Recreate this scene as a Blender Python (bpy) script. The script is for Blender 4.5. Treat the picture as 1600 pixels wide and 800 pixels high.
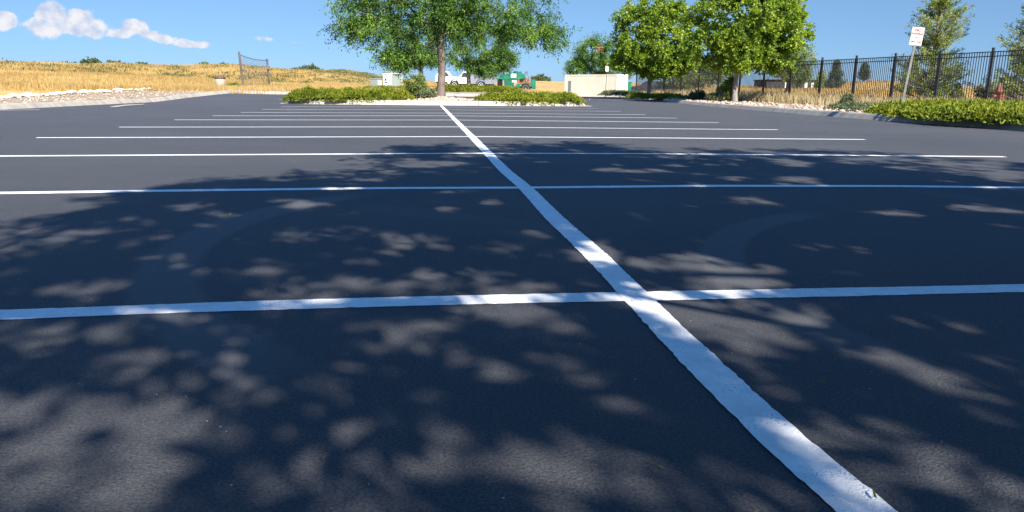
import bpy, bmesh, math, random
import numpy as np
from mathutils import Vector, Matrix
R = math.radians
for o in list(bpy.data.objects): bpy.data.objects.remove(o)
C = bpy.context.scene.collection
scene = bpy.context.scene

# ------------------------------------------------------------------ camera
CAM = np.array([-0.7394, 0.0, 0.6819])
FW = np.array([0.1231545, 0.96682083, -0.22380897])
RT = np.array([0.99223072, -0.12397154, 0.01045274])
UP = np.array([0.01764002, 0.22335743, 0.97457698])
FPX = 1131.4766
cam = bpy.data.cameras.new('camera'); co = bpy.data.objects.new('camera', cam); C.objects.link(co)
M = Matrix(((RT[0], UP[0], -FW[0], CAM[0]), (RT[1], UP[1], -FW[1], CAM[1]), (RT[2], UP[2], -FW[2], CAM[2]), (0, 0, 0, 1)))
co.matrix_world = M
cam.sensor_width = 36; cam.lens = FPX / 1600 * 36; cam.clip_start = 0.05; cam.clip_end = 6000
scene.camera = co
scene.render.resolution_x = 1024; scene.render.resolution_y = 512

# ------------------------------------------------------------------ sun and sky
SUN_EL = R(41)
sxy = np.array([0.30, -0.954]); sxy /= np.linalg.norm(sxy)
SUN = np.array([sxy[0]*math.cos(SUN_EL), sxy[1]*math.cos(SUN_EL), math.sin(SUN_EL)])
sl = bpy.data.lights.new('sun', 'SUN'); sl.energy = 5.0; sl.angle = R(0.53); sl.color = (1.0, 0.93, 0.83)
so = bpy.data.objects.new('sun', sl); C.objects.link(so)
so.rotation_euler = Vector(SUN).to_track_quat('Z', 'Y').to_euler(); so.location = (3, -8, 12)

world = bpy.data.worlds.new('World'); scene.world = world; world.use_nodes = True
nt = world.node_tree; nt.nodes.clear()
def N(t, **k):
    n = nt.nodes.new(t)
    for a, b in k.items(): setattr(n, a, b)
    return n
def mth(op, a, b=None, c=None, clamp=False):
    n = N('ShaderNodeMath', operation=op, use_clamp=clamp)
    for i, v in enumerate((a, b, c)):
        if v is None: continue
        if isinstance(v, (int, float)): n.inputs[i].default_value = v
        else: nt.links.new(v, n.inputs[i])
    return n.outputs[0]
out = N('ShaderNodeOutputWorld'); bg = N('ShaderNodeBackground')
sky = N('ShaderNodeTexSky'); sky.sky_type = 'NISHITA'; sky.sun_disc = False
sky.sun_elevation = SUN_EL; sky.sun_rotation = math.atan2(sxy[0], sxy[1])
sky.altitude = 1700; sky.air_density = 1.0; sky.dust_density = 0.25; sky.ozone_density = 2.2
hsv = N('ShaderNodeHueSaturation'); hsv.inputs['Saturation'].default_value = 1.0; hsv.inputs['Value'].default_value = 1.0
tc = N('ShaderNodeTexCoord'); sep = N('ShaderNodeSeparateXYZ'); nt.links.new(tc.outputs['Generated'], sep.inputs[0])
tint = N('ShaderNodeValToRGB'); e = tint.color_ramp.elements      # white balance of the sky by height above the horizon
e[0].position = 0; e[0].color = (.23, .36, .63, 1); e[1].position = .45; e[1].color = (.62, 1.14, 1.52, 1); e.new(.12).color = (.39, .495, .61, 1)
nt.links.new(sep.outputs[2], tint.inputs[0])
deep = N('ShaderNodeMixRGB'); deep.blend_type = 'MULTIPLY'; deep.inputs[0].default_value = 1
nt.links.new(sky.outputs[0], deep.inputs[1]); nt.links.new(tint.outputs[0], deep.inputs[2]); nt.links.new(deep.outputs[0], hsv.inputs['Color'])
az = mth('ARCTAN2', sep.outputs[0], sep.outputs[1]); el = mth('ARCSINE', sep.outputs[2])
comb = N('ShaderNodeCombineXYZ'); nt.links.new(az, comb.inputs[0]); nt.links.new(el, comb.inputs[1])
nz = N('ShaderNodeTexNoise'); nz.inputs['Scale'].default_value = 48; nz.inputs['Detail'].default_value = 8; nz.inputs['Roughness'].default_value = .6
nt.links.new(comb.outputs[0], nz.inputs['Vector'])
# cumulus heads: (azimuth, elevation, half width, half height) in radians, built below from PUFFS
def px_dir(x, y):
    d = FW + RT*(x-800)/FPX - UP*(y-400)/FPX; d /= np.linalg.norm(d)
    return math.atan2(d[0], d[1]), math.asin(d[2])
PUFFS = [(8, 32, 16, 14, 1), (70, 45, 34, 16, 1), (82, 25, 22, 20, 1), (118, 40, 42, 16, 1), (128, 24, 24, 13, .8), (148, 42, 24, 16, 1),
         (180, 50, 40, 9, .8), (212, 43, 20, 14, 1), (235, 56, 26, 9, .85), (258, 61, 18, 9, .9), (300, 69, 30, 6, .9), (283, 66, 20, 6, .6),
         (415, 61, 34, 6, .45), (460, 66, 24, 5, .38), (360, 57, 26, 3, .25), (506, 42, 36, 7, .18), (30, 40, 20, 3, .2)]
field = None
for (px, py, rx, ry, s) in PUFFS:
    a0, e0 = px_dir(px, py); k = 1/FPX
    dx = mth('MULTIPLY', mth('SUBTRACT', az, a0), 1/(rx*k*1.08)); dy = mth('MULTIPLY', mth('SUBTRACT', el, e0), 1/(ry*k*1.08))
    q = mth('ADD', mth('MULTIPLY', dx, dx), mth('MULTIPLY', dy, dy))
    v = mth('MULTIPLY', mth('SUBTRACT', 1.0, q, clamp=True), s)
    field = v if field is None else mth('MAXIMUM', field, v)
puff = mth('ADD', field, mth('MULTIPLY', mth('SUBTRACT', nz.outputs[0], 0.5), 2.1))
gate = mth('MULTIPLY', field, 6.0, clamp=True)
mr = N('ShaderNodeMapRange', interpolation_type='SMOOTHSTEP'); mr.inputs[1].default_value = .30; mr.inputs[2].default_value = .66
nt.links.new(puff, mr.inputs[0])
alpha = mth('MULTIPLY', mth('MULTIPLY', mr.outputs[0], gate), 0.93)
nz2 = N('ShaderNodeTexNoise'); nz2.inputs['Scale'].default_value = 70; nz2.inputs['Detail'].default_value = 5
mp = N('ShaderNodeMapping'); mp.inputs['Location'].default_value = (0.004, -0.006, 0); nt.links.new(comb.outputs[0], mp.inputs[0]); nt.links.new(mp.outputs[0], nz2.inputs['Vector'])
shade = N('ShaderNodeMapRange'); shade.inputs[1].default_value = .35; shade.inputs[2].default_value = .62
nt.links.new(nz2.outputs[0], shade.inputs[0])
ccol = N('ShaderNodeMixRGB'); ccol.inputs[1].default_value = (3.0, 3.6, 4.7, 1); ccol.inputs[2].default_value = (5.3, 5.15, 5.35, 1)
nt.links.new(shade.outputs[0], ccol.inputs[0])
mix = N('ShaderNodeMixRGB'); nt.links.new(alpha, mix.inputs[0]); nt.links.new(hsv.outputs[0], mix.inputs[1]); nt.links.new(ccol.outputs[0], mix.inputs[2])
nt.links.new(mix.outputs[0], bg.inputs[0]); nt.links.new(bg.outputs[0], out.inputs[0])
bg.inputs[1].default_value = 0.07
scene.view_settings.view_transform = 'Standard'; scene.view_settings.look = 'None'
scene.view_settings.exposure = 1.35; scene.view_settings.gamma = 1.0; scene.view_settings.use_curve_mapping = False

# ------------------------------------------------------------------ materials
def alb(name, c):
    k = 1.0 if any(w in name for w in ('white', 'paint', 'cream', 'metal', 'glass', 'rubber', 'dark', 'sign')) else .72
    return tuple(v*k for v in c)
def mat(name, rough=.8, spec=.3):
    m = bpy.data.materials.new(name); m.use_nodes = True
    b = m.node_tree.nodes['Principled BSDF']; b.inputs['Roughness'].default_value = rough
    b.inputs['Specular IOR Level'].default_value = spec
    return m, m.node_tree, b
def noise_mat(name, c1, c2, scale=5, rough=.85, spec=.25, detail=6, bump=0, bscale=None, metal=0, c3=None, stretch=(1, 1, 1), bdist=.01):
    m, t, b = mat(name, rough, spec); b.inputs['Metallic'].default_value = metal
    c1, c2 = alb(name, c1), alb(name, c2); c3 = alb(name, c3) if c3 else None
    g = t.nodes.new('ShaderNodeNewGeometry'); mp = t.nodes.new('ShaderNodeMapping'); mp.inputs['Scale'].default_value = stretch
    t.links.new(g.outputs['Position'], mp.inputs[0])
    n = t.nodes.new('ShaderNodeTexNoise'); n.inputs['Scale'].default_value = scale; n.inputs['Detail'].default_value = detail
    n.inputs['Roughness'].default_value = .65
    t.links.new(mp.outputs[0], n.inputs['Vector'])
    r = t.nodes.new('ShaderNodeValToRGB'); r.color_ramp.elements[0].position = .33; r.color_ramp.elements[1].position = .67
    r.color_ramp.elements[0].color = (*c1, 1); r.color_ramp.elements[1].color = (*c2, 1)
    if c3:
        e = r.color_ramp.elements.new(.5); e.color = (*c3, 1)
    t.links.new(n.outputs[0], r.inputs[0]); t.links.new(r.outputs[0], b.inputs['Base Color'])
    if bump:
        n2 = t.nodes.new('ShaderNodeTexNoise'); n2.inputs['Scale'].default_value = bscale or scale*6; n2.inputs['Detail'].default_value = 4
        t.links.new(mp.outputs[0], n2.inputs['Vector'])
        bp = t.nodes.new('ShaderNodeBump'); bp.inputs['Strength'].default_value = bump; bp.inputs['Distance'].default_value = bdist
        t.links.new(n2.outputs[0], bp.inputs['Height']); t.links.new(bp.outputs[0], b.inputs['Normal'])
    return m
def leaf_mat(name, c1, c2, c3=None, trans=.35, rough=.55, spec=.3, scale=.8):
    """colour varies leaf by leaf and in soft clumps; a thin translucent blade"""
    c1, c2 = alb(name, c1), alb(name, c2); c3 = alb(name, c3) if c3 else None
    m, t, b = mat(name, rough, spec)
    g = t.nodes.new('ShaderNodeNewGeometry')
    n = t.nodes.new('ShaderNodeTexNoise'); n.inputs['Scale'].default_value = scale; n.inputs['Detail'].default_value = 3
    t.links.new(g.outputs['Position'], n.inputs['Vector'])
    ma = t.nodes.new('ShaderNodeMath'); ma.operation = 'MULTIPLY_ADD'; ma.inputs[1].default_value = .45
    t.links.new(g.outputs['Random Per Island'], ma.inputs[0])
    m2 = t.nodes.new('ShaderNodeMath'); m2.operation = 'MULTIPLY_ADD'; m2.inputs[1].default_value = 1.7; m2.inputs[2].default_value = -.55
    t.links.new(n.outputs[0], m2.inputs[0]); t.links.new(m2.outputs[0], ma.inputs[2])
    r = t.nodes.new('ShaderNodeValToRGB'); r.color_ramp.elements[0].position = .15; r.color_ramp.elements[1].position = .85
    r.color_ramp.elements[0].color = (*c1, 1); r.color_ramp.elements[1].color = (*c2, 1)
    if c3: r.color_ramp.elements.new(.97).color = (*c3, 1)
    t.links.new(ma.outputs[0], r.inputs[0]); t.links.new(r.outputs[0], b.inputs['Base Color'])
    tr = t.nodes.new('ShaderNodeBsdfTranslucent'); t.links.new(r.outputs[0], tr.inputs[0])
    mx = t.nodes.new('ShaderNodeMixShader'); mx.inputs[0].default_value = trans
    t.links.new(b.outputs[0], mx.inputs[1]); t.links.new(tr.outputs[0], mx.inputs[2])
    t.links.new(mx.outputs[0], t.nodes['Material Output'].inputs[0])
    return m

def asphalt_mat():
    m, t, b = mat('asphalt', .72, .22)
    L = t.links
    def nd(tp, **k):
        n = t.nodes.new(tp)
        for a, v in k.items(): setattr(n, a, v)
        return n
    def mt(op, a, b_=None, c=None, clamp=False):
        n = nd('ShaderNodeMath', operation=op, use_clamp=clamp)
        for i, v in enumerate((a, b_, c)):
            if v is None: continue
            if isinstance(v, (int, float)): n.inputs[i].default_value = v
            else: L.new(v, n.inputs[i])
        return n.outputs[0]
    g = nd('ShaderNodeNewGeometry'); P = g.outputs['Position']
    def noise(s, d=5, r=.6, vec=None):
        n = nd('ShaderNodeTexNoise'); n.inputs['Scale'].default_value = s; n.inputs['Detail'].default_value = d; n.inputs['Roughness'].default_value = r
        L.new(vec or P, n.inputs['Vector']); return n.outputs[0]
    fine = noise(150, 3, .85); mid = noise(26, 4); big = noise(.35, 4, .55)
    mp = nd('ShaderNodeMapping'); mp.inputs['Scale'].default_value = (.25, 1.6, 1); L.new(P, mp.inputs[0]); streak = noise(1.1, 5, .6, mp.outputs[0])
    val = mt('ADD', mt('MULTIPLY', mt('SUBTRACT', mt('MULTIPLY', fine, 1.9), .45), .75), mt('ADD', mt('MULTIPLY', mid, .22), mt('MULTIPLY', big, .2)))
    val = mt('ADD', val, mt('MULTIPLY', streak, .15))
    # faint turning marks of a car's tyres: rings round two points on the ground
    sp = nd('ShaderNodeSeparateXYZ'); L.new(P, sp.inputs[0]); X, Y = sp.outputs[0], sp.outputs[1]
    marks = None
    for (cx, cy, rad, w, x0, x1, y0, y1, s) in RINGS:
        dx = mt('SUBTRACT', X, cx); dy = mt('SUBTRACT', Y, cy)
        rr = mt('SQRT', mt('ADD', mt('MULTIPLY', dx, dx), mt('MULTIPLY', dy, dy)))
        rr = mt('ADD', rr, mt('MULTIPLY', mt('SUBTRACT', mid, .5), .10))
        a = mt('SUBTRACT', 1.0, mt('DIVIDE', mt('ABSOLUTE', mt('SUBTRACT', rr, rad)), w), clamp=True)
        a = mt('MULTIPLY', a, 3.5, clamp=True)
        def soft(v, lo, hi, f):
            u = mt('MULTIPLY', mt('SUBTRACT', v, lo), 1/f, clamp=True); d = mt('MULTIPLY', mt('SUBTRACT', hi, v), 1/f, clamp=True)
            return mt('MULTIPLY', u, d)
        a = mt('MULTIPLY', a, mt('MULTIPLY', soft(X, x0, x1, .25), soft(Y, y0, y1, .35)))
        a = mt('MULTIPLY', a, s)
        marks = a if marks is None else mt('MAXIMUM', marks, a)
    r = nd('ShaderNodeValToRGB'); e = r.color_ramp.elements
    e[0].position = .42; e[0].color = (.019, .0235, .031, 1); e[1].position = .86; e[1].color = (.101, .101, .108, 1)
    L.new(val, r.inputs[0])
    mk = nd('ShaderNodeMixRGB'); mk.blend_type = 'MIX'; mk.inputs[2].default_value = (.125, .125, .13, 1)
    L.new(marks, mk.inputs[0]); L.new(r.outputs[0], mk.inputs[1])
    # pale grit on the seal coat
    v = nd('ShaderNodeTexVoronoi'); v.inputs['Scale'].default_value = 26; L.new(P, v.inputs['Vector'])
    wn = nd('ShaderNodeTexWhiteNoise'); L.new(v.outputs['Color'], wn.inputs['Vector'])
    spk = mt('MULTIPLY', mt('LESS_THAN', v.outputs['Distance'], .065), mt('GREATER_THAN', wn.outputs[0], .90))
    m2 = nd('ShaderNodeMixRGB'); m2.inputs[2].default_value = (.42, .40, .36, 1); L.new(spk, m2.inputs[0]); L.new(mk.outputs[0], m2.inputs[1])
    L.new(m2.outputs[0], b.inputs['Base Color'])
    rg = nd('ShaderNodeMapRange'); rg.inputs[3].default_value = .62; rg.inputs[4].default_value = .82; L.new(mid, rg.inputs[0]); L.new(rg.outputs[0], b.inputs['Roughness'])
    vb = nd('ShaderNodeTexVoronoi'); vb.inputs['Scale'].default_value = 190; L.new(P, vb.inputs['Vector'])
    hgt = mt('ADD', mt('MULTIPLY', noise(170, 4, .8), 1.3), mt('MULTIPLY', vb.outputs['Distance'], -.5))
    bp = nd('ShaderNodeBump'); bp.inputs['Strength'].default_value = 1.0; bp.inputs['Distance'].default_value = .007
    L.new(hgt, bp.inputs['Height']); L.new(bp.outputs[0], b.inputs['Normal'])
    return m
# ring centre x, y, radius, half width, x range, y range, strength
RINGS = [(.42, 3.3, 2.18, .13, -3, -.95, 1.45, 5.0, .6), (2.25, 2.2, 1.85, .11, .1, 1.65, 1.5, 4.15, .55), (-6, -3.0, 8.8, .15, -1.2, 5, 3.5, 6, .2), (14, 6, 11.2, .14, 2, 6, 2.5, 5, .2)]

def paint_mat():
    m = noise_mat('line_paint', (.62, .62, .61), (.80, .80, .78), 14, .7, .3, bump=1, bscale=210, bdist=.004)
    t = m.node_tree; b = t.nodes['Principled BSDF']; src = b.inputs['Base Color'].links[0].from_socket
    g = t.nodes.new('ShaderNodeNewGeometry')
    def nz(s, d):
        n = t.nodes.new('ShaderNodeTexNoise'); n.inputs['Scale'].default_value = s; n.inputs['Detail'].default_value = d; n.inputs['Roughness'].default_value = .7
        t.links.new(g.outputs['Position'], n.inputs['Vector']); return n.outputs[0]
    f = nz(160, 3); w = nz(7, 4); ad = t.nodes.new('ShaderNodeMath'); ad.operation = 'MULTIPLY_ADD'; ad.inputs[1].default_value = .55
    t.links.new(w, ad.inputs[0]); t.links.new(f, ad.inputs[2])
    k = t.nodes.new('ShaderNodeMapRange'); k.inputs[1].default_value = .90; k.inputs[2].default_value = .98; k.inputs[4].default_value = .75
    t.links.new(ad.outputs[0], k.inputs[0])
    mx = t.nodes.new('ShaderNodeMixRGB'); mx.inputs[2].default_value = (.10, .10, .105, 1); t.links.new(k.outputs[0], mx.inputs[0]); t.links.new(src, mx.inputs[1]); t.links.new(mx.outputs[0], b.inputs['Base Color'])
    return m
MAT = {}
MAT['asphalt'] = asphalt_mat()
MAT['paint'] = paint_mat()
MAT['concrete'] = noise_mat('concrete', (.36, .32, .27), (.56, .52, .45), 2.2, .9, .2, bump=.3, bscale=60)
MAT['soil'] = noise_mat('gravel_soil', (.30, .22, .15), (.52, .43, .33), 3.5, .95, .1, bump=1, bscale=26, c3=(.42, .34, .25), bdist=.05)
MAT['rock'] = noise_mat('tan_rock', (.36, .25, .18), (.66, .56, .46), 3, .9, .2, bump=.4, bscale=20)
MAT['white_rock'] = noise_mat('white_rock', (.55, .50, .44), (.80, .76, .70), 2, .9, .2, bump=.4, bscale=12)
MAT['bark'] = noise_mat('bark', (.13, .10, .085), (.30, .24, .20), 9, .95, .1, bump=.8, bscale=30, stretch=(1, 1, .25), bdist=.03)
MAT['bark_pale'] = noise_mat('bark_pale', (.22, .19, .17), (.42, .37, .33), 9, .95, .1, bump=.6, bscale=30, stretch=(1, 1, .25), bdist=.03)
MAT['locust'] = leaf_mat('locust_leaf', (.03, .105, .018), (.23, .41, .06), (.38, .50, .08), .33, .6, .15)
MAT['pear'] = leaf_mat('pear_leaf', (.13, .25, .02), (.42, .58, .05), (.55, .62, .08), .48, .42, .4)
MAT['pine'] = leaf_mat('pine_needles', (.13, .21, .05), (.48, .56, .15), None, .35, .6, .25)
MAT['dark_conifer'] = leaf_mat('dark_needles', (.035, .060, .035), (.09, .12, .06), None, .1, .6, .25)
MAT['juniper'] = leaf_mat('juniper_leaf', (.11, .17, .012), (.34, .38, .03), (.46, .42, .05), .25, .6, .2, 1.6)
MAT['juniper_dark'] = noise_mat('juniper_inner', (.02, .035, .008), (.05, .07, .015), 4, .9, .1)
MAT['shrub'] = leaf_mat('shrub_leaf', (.12, .21, .04), (.34, .42, .10), (.62, .50, .2), .35)
MAT['sage'] = leaf_mat('sage_leaf', (.08, .12, .05), (.24, .27, .13), None, .25)
MAT['far_bush'] = leaf_mat('far_bush_leaf', (.07, .11, .04), (.20, .22, .09), None, .2, .7, .1)
MAT['dry'] = leaf_mat('dry_grass_blade', (.42, .32, .16), (.74, .62, .36), (.80, .70, .48), .3, .7, .15, .5)
MAT['dry2'] = leaf_mat('hill_grass_blade', (.44, .285, .095), (.72, .51, .20), (.70, .56, .30), .3, .7, .1, .12)
MAT['black_metal'] = noise_mat('black_metal', (.012, .013, .016), (.03, .03, .034), 6, .45, .5)
MAT['galv'] = noise_mat('galvanised', (.22, .22, .21), (.34, .33, .32), 8, .5, .5, metal=.6)
MAT['cabinet_white'] = noise_mat('cabinet_white', (.66, .70, .70), (.76, .79, .78), 2, .5, .4)
MAT['cabinet_grey'] = noise_mat('cabinet_grey', (.30, .36, .32), (.40, .45, .41), 2, .5, .4)
MAT['dark'] = noise_mat('dark_void', (.01, .01, .011), (.022, .022, .024), 5, .8, .2)
MAT['cream'] = noise_mat('cream_steel', (.74, .68, .50), (.82, .77, .60), 1.2, .6, .3, bump=.1, bscale=8)
MAT['silver'] = noise_mat('silver_paint', (.17, .19, .23), (.23, .25, .29), 1, .35, .6)
MAT['white_paint'] = noise_mat('white_vehicle_paint', (.74, .74, .74), (.82, .82, .81), 1, .35, .5)
MAT['glass'] = noise_mat('dark_glass', (.03, .045, .055), (.06, .08, .09), 1, .08, .8)
MAT['rubber'] = noise_mat('rubber', (.018, .018, .018), (.04, .038, .036), 9, .85, .2)
MAT['green'] = noise_mat('green_paint', (.003, .10, .055), (.008, .17, .095), 2.5, .4, .5)
MAT['green_dark'] = noise_mat('dark_green_paint', (.004, .07, .04), (.008, .11, .06), 2.5, .5, .4)
MAT['rust'] = noise_mat('rust_metal', (.16, .05, .025), (.36, .13, .07), 5, .85, .2)
MAT['red'] = noise_mat('hydrant_red', (.20, .045, .03), (.30, .075, .05), 6, .6, .4)
MAT['tan'] = noise_mat('tan_aggregate', (.36, .29, .23), (.50, .42, .35), 14, .9, .2, bump=.5, bscale=50)
MAT['brown'] = noise_mat('brown_plastic', (.12, .07, .05), (.18, .11, .08), 4, .6, .3)
MAT['sign_white'] = noise_mat('sign_white', (.80, .79, .78), (.86, .85, .84), 3, .45, .4)
MAT['sign_red'] = noise_mat('sign_red', (.55, .03, .02), (.65, .05, .03), 3, .5, .3)
MAT['roof_dark'] = noise_mat('dark_roof', (.03, .03, .035), (.06, .055, .055), 2, .8, .2)
MAT['wood'] = noise_mat('weathered_post', (.10, .085, .075), (.20, .165, .14), 6, .9, .15, stretch=(1, 1, .2))
MAT['nest'] = noise_mat('dead_leaves', (.32, .15, .06), (.48, .26, .13), 8, .9, .1)

def hill_mat():
    m, t, b = mat('dry_hill', .95, .08); L = t.links
    g = t.nodes.new('ShaderNodeNewGeometry')
    def nz(s, st, d=6):
        mp = t.nodes.new('ShaderNodeMapping'); mp.inputs['Scale'].default_value = st; L.new(g.outputs['Position'], mp.inputs[0])
        n = t.nodes.new('ShaderNodeTexNoise'); n.inputs['Scale'].default_value = s; n.inputs['Detail'].default_value = d; n.inputs['Roughness'].default_value = .65
        L.new(mp.outputs[0], n.inputs['Vector']); return n.outputs[0]
    a = nz(.05, (1, 1.3, 1)); f = nz(1.3, (1, 1, 1))
    r = t.nodes.new('ShaderNodeValToRGB'); e = r.color_ramp.elements
    e[0].position = .34; e[0].color = (.22, .15, .075, 1); e[1].position = .66; e[1].color = (.46, .325, .125, 1)
    e.new(.43).color = (.33, .235, .12, 1); e.new(.52).color = (.45, .31, .13, 1)
    L.new(a, r.inputs[0])
    r2 = t.nodes.new('ShaderNodeValToRGB'); e = r2.color_ramp.elements; e[0].position = .3; e[0].color = (.55, .50, .45, 1); e[1].position = .62; e[1].color = (1.12, 1.1, 1.05, 1)
    L.new(f, r2.inputs[0])
    mx = t.nodes.new('ShaderNodeMixRGB'); mx.blend_type = 'MULTIPLY'; mx.inputs[0].default_value = .8; L.new(r.outputs[0], mx.inputs[1]); L.new(r2.outputs[0], mx.inputs[2])
    # olive weeds in patches
    w = nz(.11, (1, 1.6, 1)); k = t.nodes.new('ShaderNodeMapRange'); k.inputs[1].default_value = .56; k.inputs[2].default_value = .68; k.inputs[4].default_value = .6
    L.new(w, k.inputs[0]); m3 = t.nodes.new('ShaderNodeMixRGB'); m3.inputs[2].default_value = (.20, .21, .08, 1)
    L.new(k.outputs[0], m3.inputs[0]); L.new(mx.outputs[0], m3.inputs[1]); L.new(m3.outputs[0], b.inputs['Base Color'])
    bp = t.nodes.new('ShaderNodeBump'); bp.inputs['Strength'].default_value = .9; bp.inputs['Distance'].default_value = .25; L.new(f, bp.inputs['Height']); L.new(bp.outputs[0], b.inputs['Normal'])
    return m
MAT['hill'] = hill_mat()

# ------------------------------------------------------------------ helpers
def link(o, parent=None):
    C.objects.link(o)
    if parent: o.parent = parent
    return o
def tag(o, label=None, cat=None, group=None, kind=None):
    if label: o['label'] = label
    if cat: o['category'] = cat
    if group: o['group'] = group
    if kind: o['kind'] = kind
    return o
def empty(name, loc, rz=0, **k):
    o = bpy.data.objects.new(name, None); C.objects.link(o); o.location = loc; o.rotation_euler = (0, 0, rz); o.empty_display_size = .3
    return tag(o, **k)
def arr_obj(name, V, F, m, parent=None, smooth=False):
    """mesh object from numpy arrays: V (n,3), F (k,3) or (k,4)"""
    V = np.asarray(V, np.float32); F = np.asarray(F, np.int32)
    me = bpy.data.meshes.new(name); me.vertices.add(len(V)); me.vertices.foreach_set('co', V.ravel())
    k = F.shape[1]; me.loops.add(F.size); me.loops.foreach_set('vertex_index', F.ravel())
    me.polygons.add(len(F)); me.polygons.foreach_set('loop_start', np.arange(0, F.size, k, dtype=np.int32)); me.polygons.foreach_set('loop_total', np.full(len(F), k, np.int32))
    if smooth: me.polygons.foreach_set('use_smooth', np.ones(len(F), bool))
    me.materials.append(m); me.update(calc_edges=True); me.validate()
    return link(bpy.data.objects.new(name, me), parent)
class MB:
    def __init__(s): s.bm = bmesh.new()
    def box(s, c, d, rz=0, bev=0, taper=1.0):
        r = bmesh.ops.create_cube(s.bm, size=1)['verts']
        for v in r:
            t = taper if v.co.z > 0 else 1
            v.co = Vector((v.co.x*d[0]*t, v.co.y*d[1]*t, v.co.z*d[2]))
        if rz: bmesh.ops.rotate(s.bm, verts=r, matrix=Matrix.Rotation(rz, 3, 'Z'))
        bmesh.ops.translate(s.bm, verts=r, vec=c)
        if bev:
            ed = list({e for v in r for e in v.link_edges})
            bmesh.ops.bevel(s.bm, geom=ed, offset=bev, segments=2, affect='EDGES', profile=.6)
        return s
    def tube(s, a, b, r1, r2=None, n=8, caps=True):
        a = Vector(a); b = Vector(b); d = b-a; r2 = r1 if r2 is None else r2
        q = d.to_track_quat('Z', 'Y').to_matrix()
        r = bmesh.ops.create_cone(s.bm, cap_ends=caps, segments=n, radius1=r1, radius2=r2, depth=d.length)['verts']
        bmesh.ops.rotate(s.bm, verts=r, matrix=q); bmesh.ops.translate(s.bm, verts=r, vec=(a+b)/2)
        return s
    def prism(s, pts, y0, y1, bev=0):
        """outline in x,z extruded along y"""
        a = [s.bm.verts.new((x, y0, z)) for x, z in pts]; b = [s.bm.verts.new((x, y1, z)) for x, z in pts]
        n = len(pts); fs = [s.bm.faces.new(a), s.bm.faces.new(b[::-1])]
        for i in range(n): fs.append(s.bm.faces.new((a[i], b[i], b[(i+1) % n], a[(i+1) % n])))
        bmesh.ops.recalc_face_normals(s.bm, faces=fs)
        if bev: bmesh.ops.bevel(s.bm, geom=list({e for f in fs for e in f.edges}), offset=bev, segments=2, affect='EDGES')
        return s
    def lathe(s, prof, c=(0, 0, 0), n=20, axis='Z'):
        """profile of (radius, height)"""
        rings = []
        for r, h in prof:
            ring = []
            for k in range(n):
                t = 2*math.pi*k/n; p = (r*math.cos(t), r*math.sin(t), h)
                if axis == 'Y': p = (p[0], p[2], p[1])
                if axis == 'X': p = (p[2], p[0], p[1])
                ring.append(s.bm.verts.new((p[0]+c[0], p[1]+c[1], p[2]+c[2])))
            rings.append(ring)
        fs = []
        for i in range(len(rings)-1):
            for k in range(n): fs.append(s.bm.faces.new((rings[i][k], rings[i][(k+1) % n], rings[i+1][(k+1) % n], rings[i+1][k])))
        fs.append(s.bm.faces.new(rings[0][::-1])); fs.append(s.bm.faces.new(rings[-1]))
        bmesh.ops.recalc_face_normals(s.bm, faces=fs)
        return s
    def build(s, name, m, parent=None, smooth=False):
        me = bpy.data.meshes.new(name); s.bm.to_mesh(me); s.bm.free(); me.materials.append(m)
        if smooth:
            for p in me.polygons: p.use_smooth = True
        return link(bpy.data.objects.new(name, me), parent)

def sstep(x, a, b):
    t = np.clip((np.asarray(x, float)-a)/(b-a), 0, 1); return t*t*(3-2*t)
def G(x, y):
    """height of the paved ground: flat near by, rising gently past the island"""
    x = np.asarray(x, float); y = np.asarray(y, float)
    up = np.interp(y, [-1e4, 34, 40, 46, 65, 110, 400, 1e4], [0, 0, .17, .34, .60, .85, 1.2, 1.2])
    k = 1-.68*sstep(x, 4, 11)*(1-sstep(y, 75, 130))
    return up*k
def place(px, z, h=None):
    """a point at photograph column px, z metres ahead; h above world zero (None: on the ground)"""
    def at(hh):
        b = (hh-CAM[2]-FW[2]*z-RT[2]*z*(px-800)/FPX)/UP[2]
        return CAM+FW*z+RT*z*(px-800)/FPX+UP*b
    if h is not None: return at(h)
    q = at(.2)
    for _ in range(3): q = at(float(G(q[0], q[1])))
    return q
RNG = np.random.default_rng(7)
# ------------------------------------------------------------------ the ground
def chaikin(P, n=2):
    P = np.array(P, float)
    for _ in range(n):
        Q = np.roll(P, -1, 0); P = np.stack([P*.75+Q*.25, P*.25+Q*.75], 1).reshape(-1, 2)
    return P
def resample(P, step):
    P = np.array(P, float); Q = np.vstack([P, P[:1]]); d = np.r_[0, np.cumsum(np.linalg.norm(np.diff(Q, axis=0), axis=1))]
    n = max(8, int(d[-1]/step)); t = np.linspace(0, d[-1], n, endpoint=False)
    return np.stack([np.interp(t, d, Q[:, 0]), np.interp(t, d, Q[:, 1])], 1)
def normals2(P):
    T = np.roll(P, -1, 0)-np.roll(P, 1, 0); T /= np.linalg.norm(T, axis=1)[:, None]
    Nn = np.stack([T[:, 1], -T[:, 0]], 1)
    A = .5*np.sum(P[:, 0]*np.roll(P[:, 1], -1)-np.roll(P[:, 0], -1)*P[:, 1])
    return Nn if A > 0 else -Nn
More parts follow.
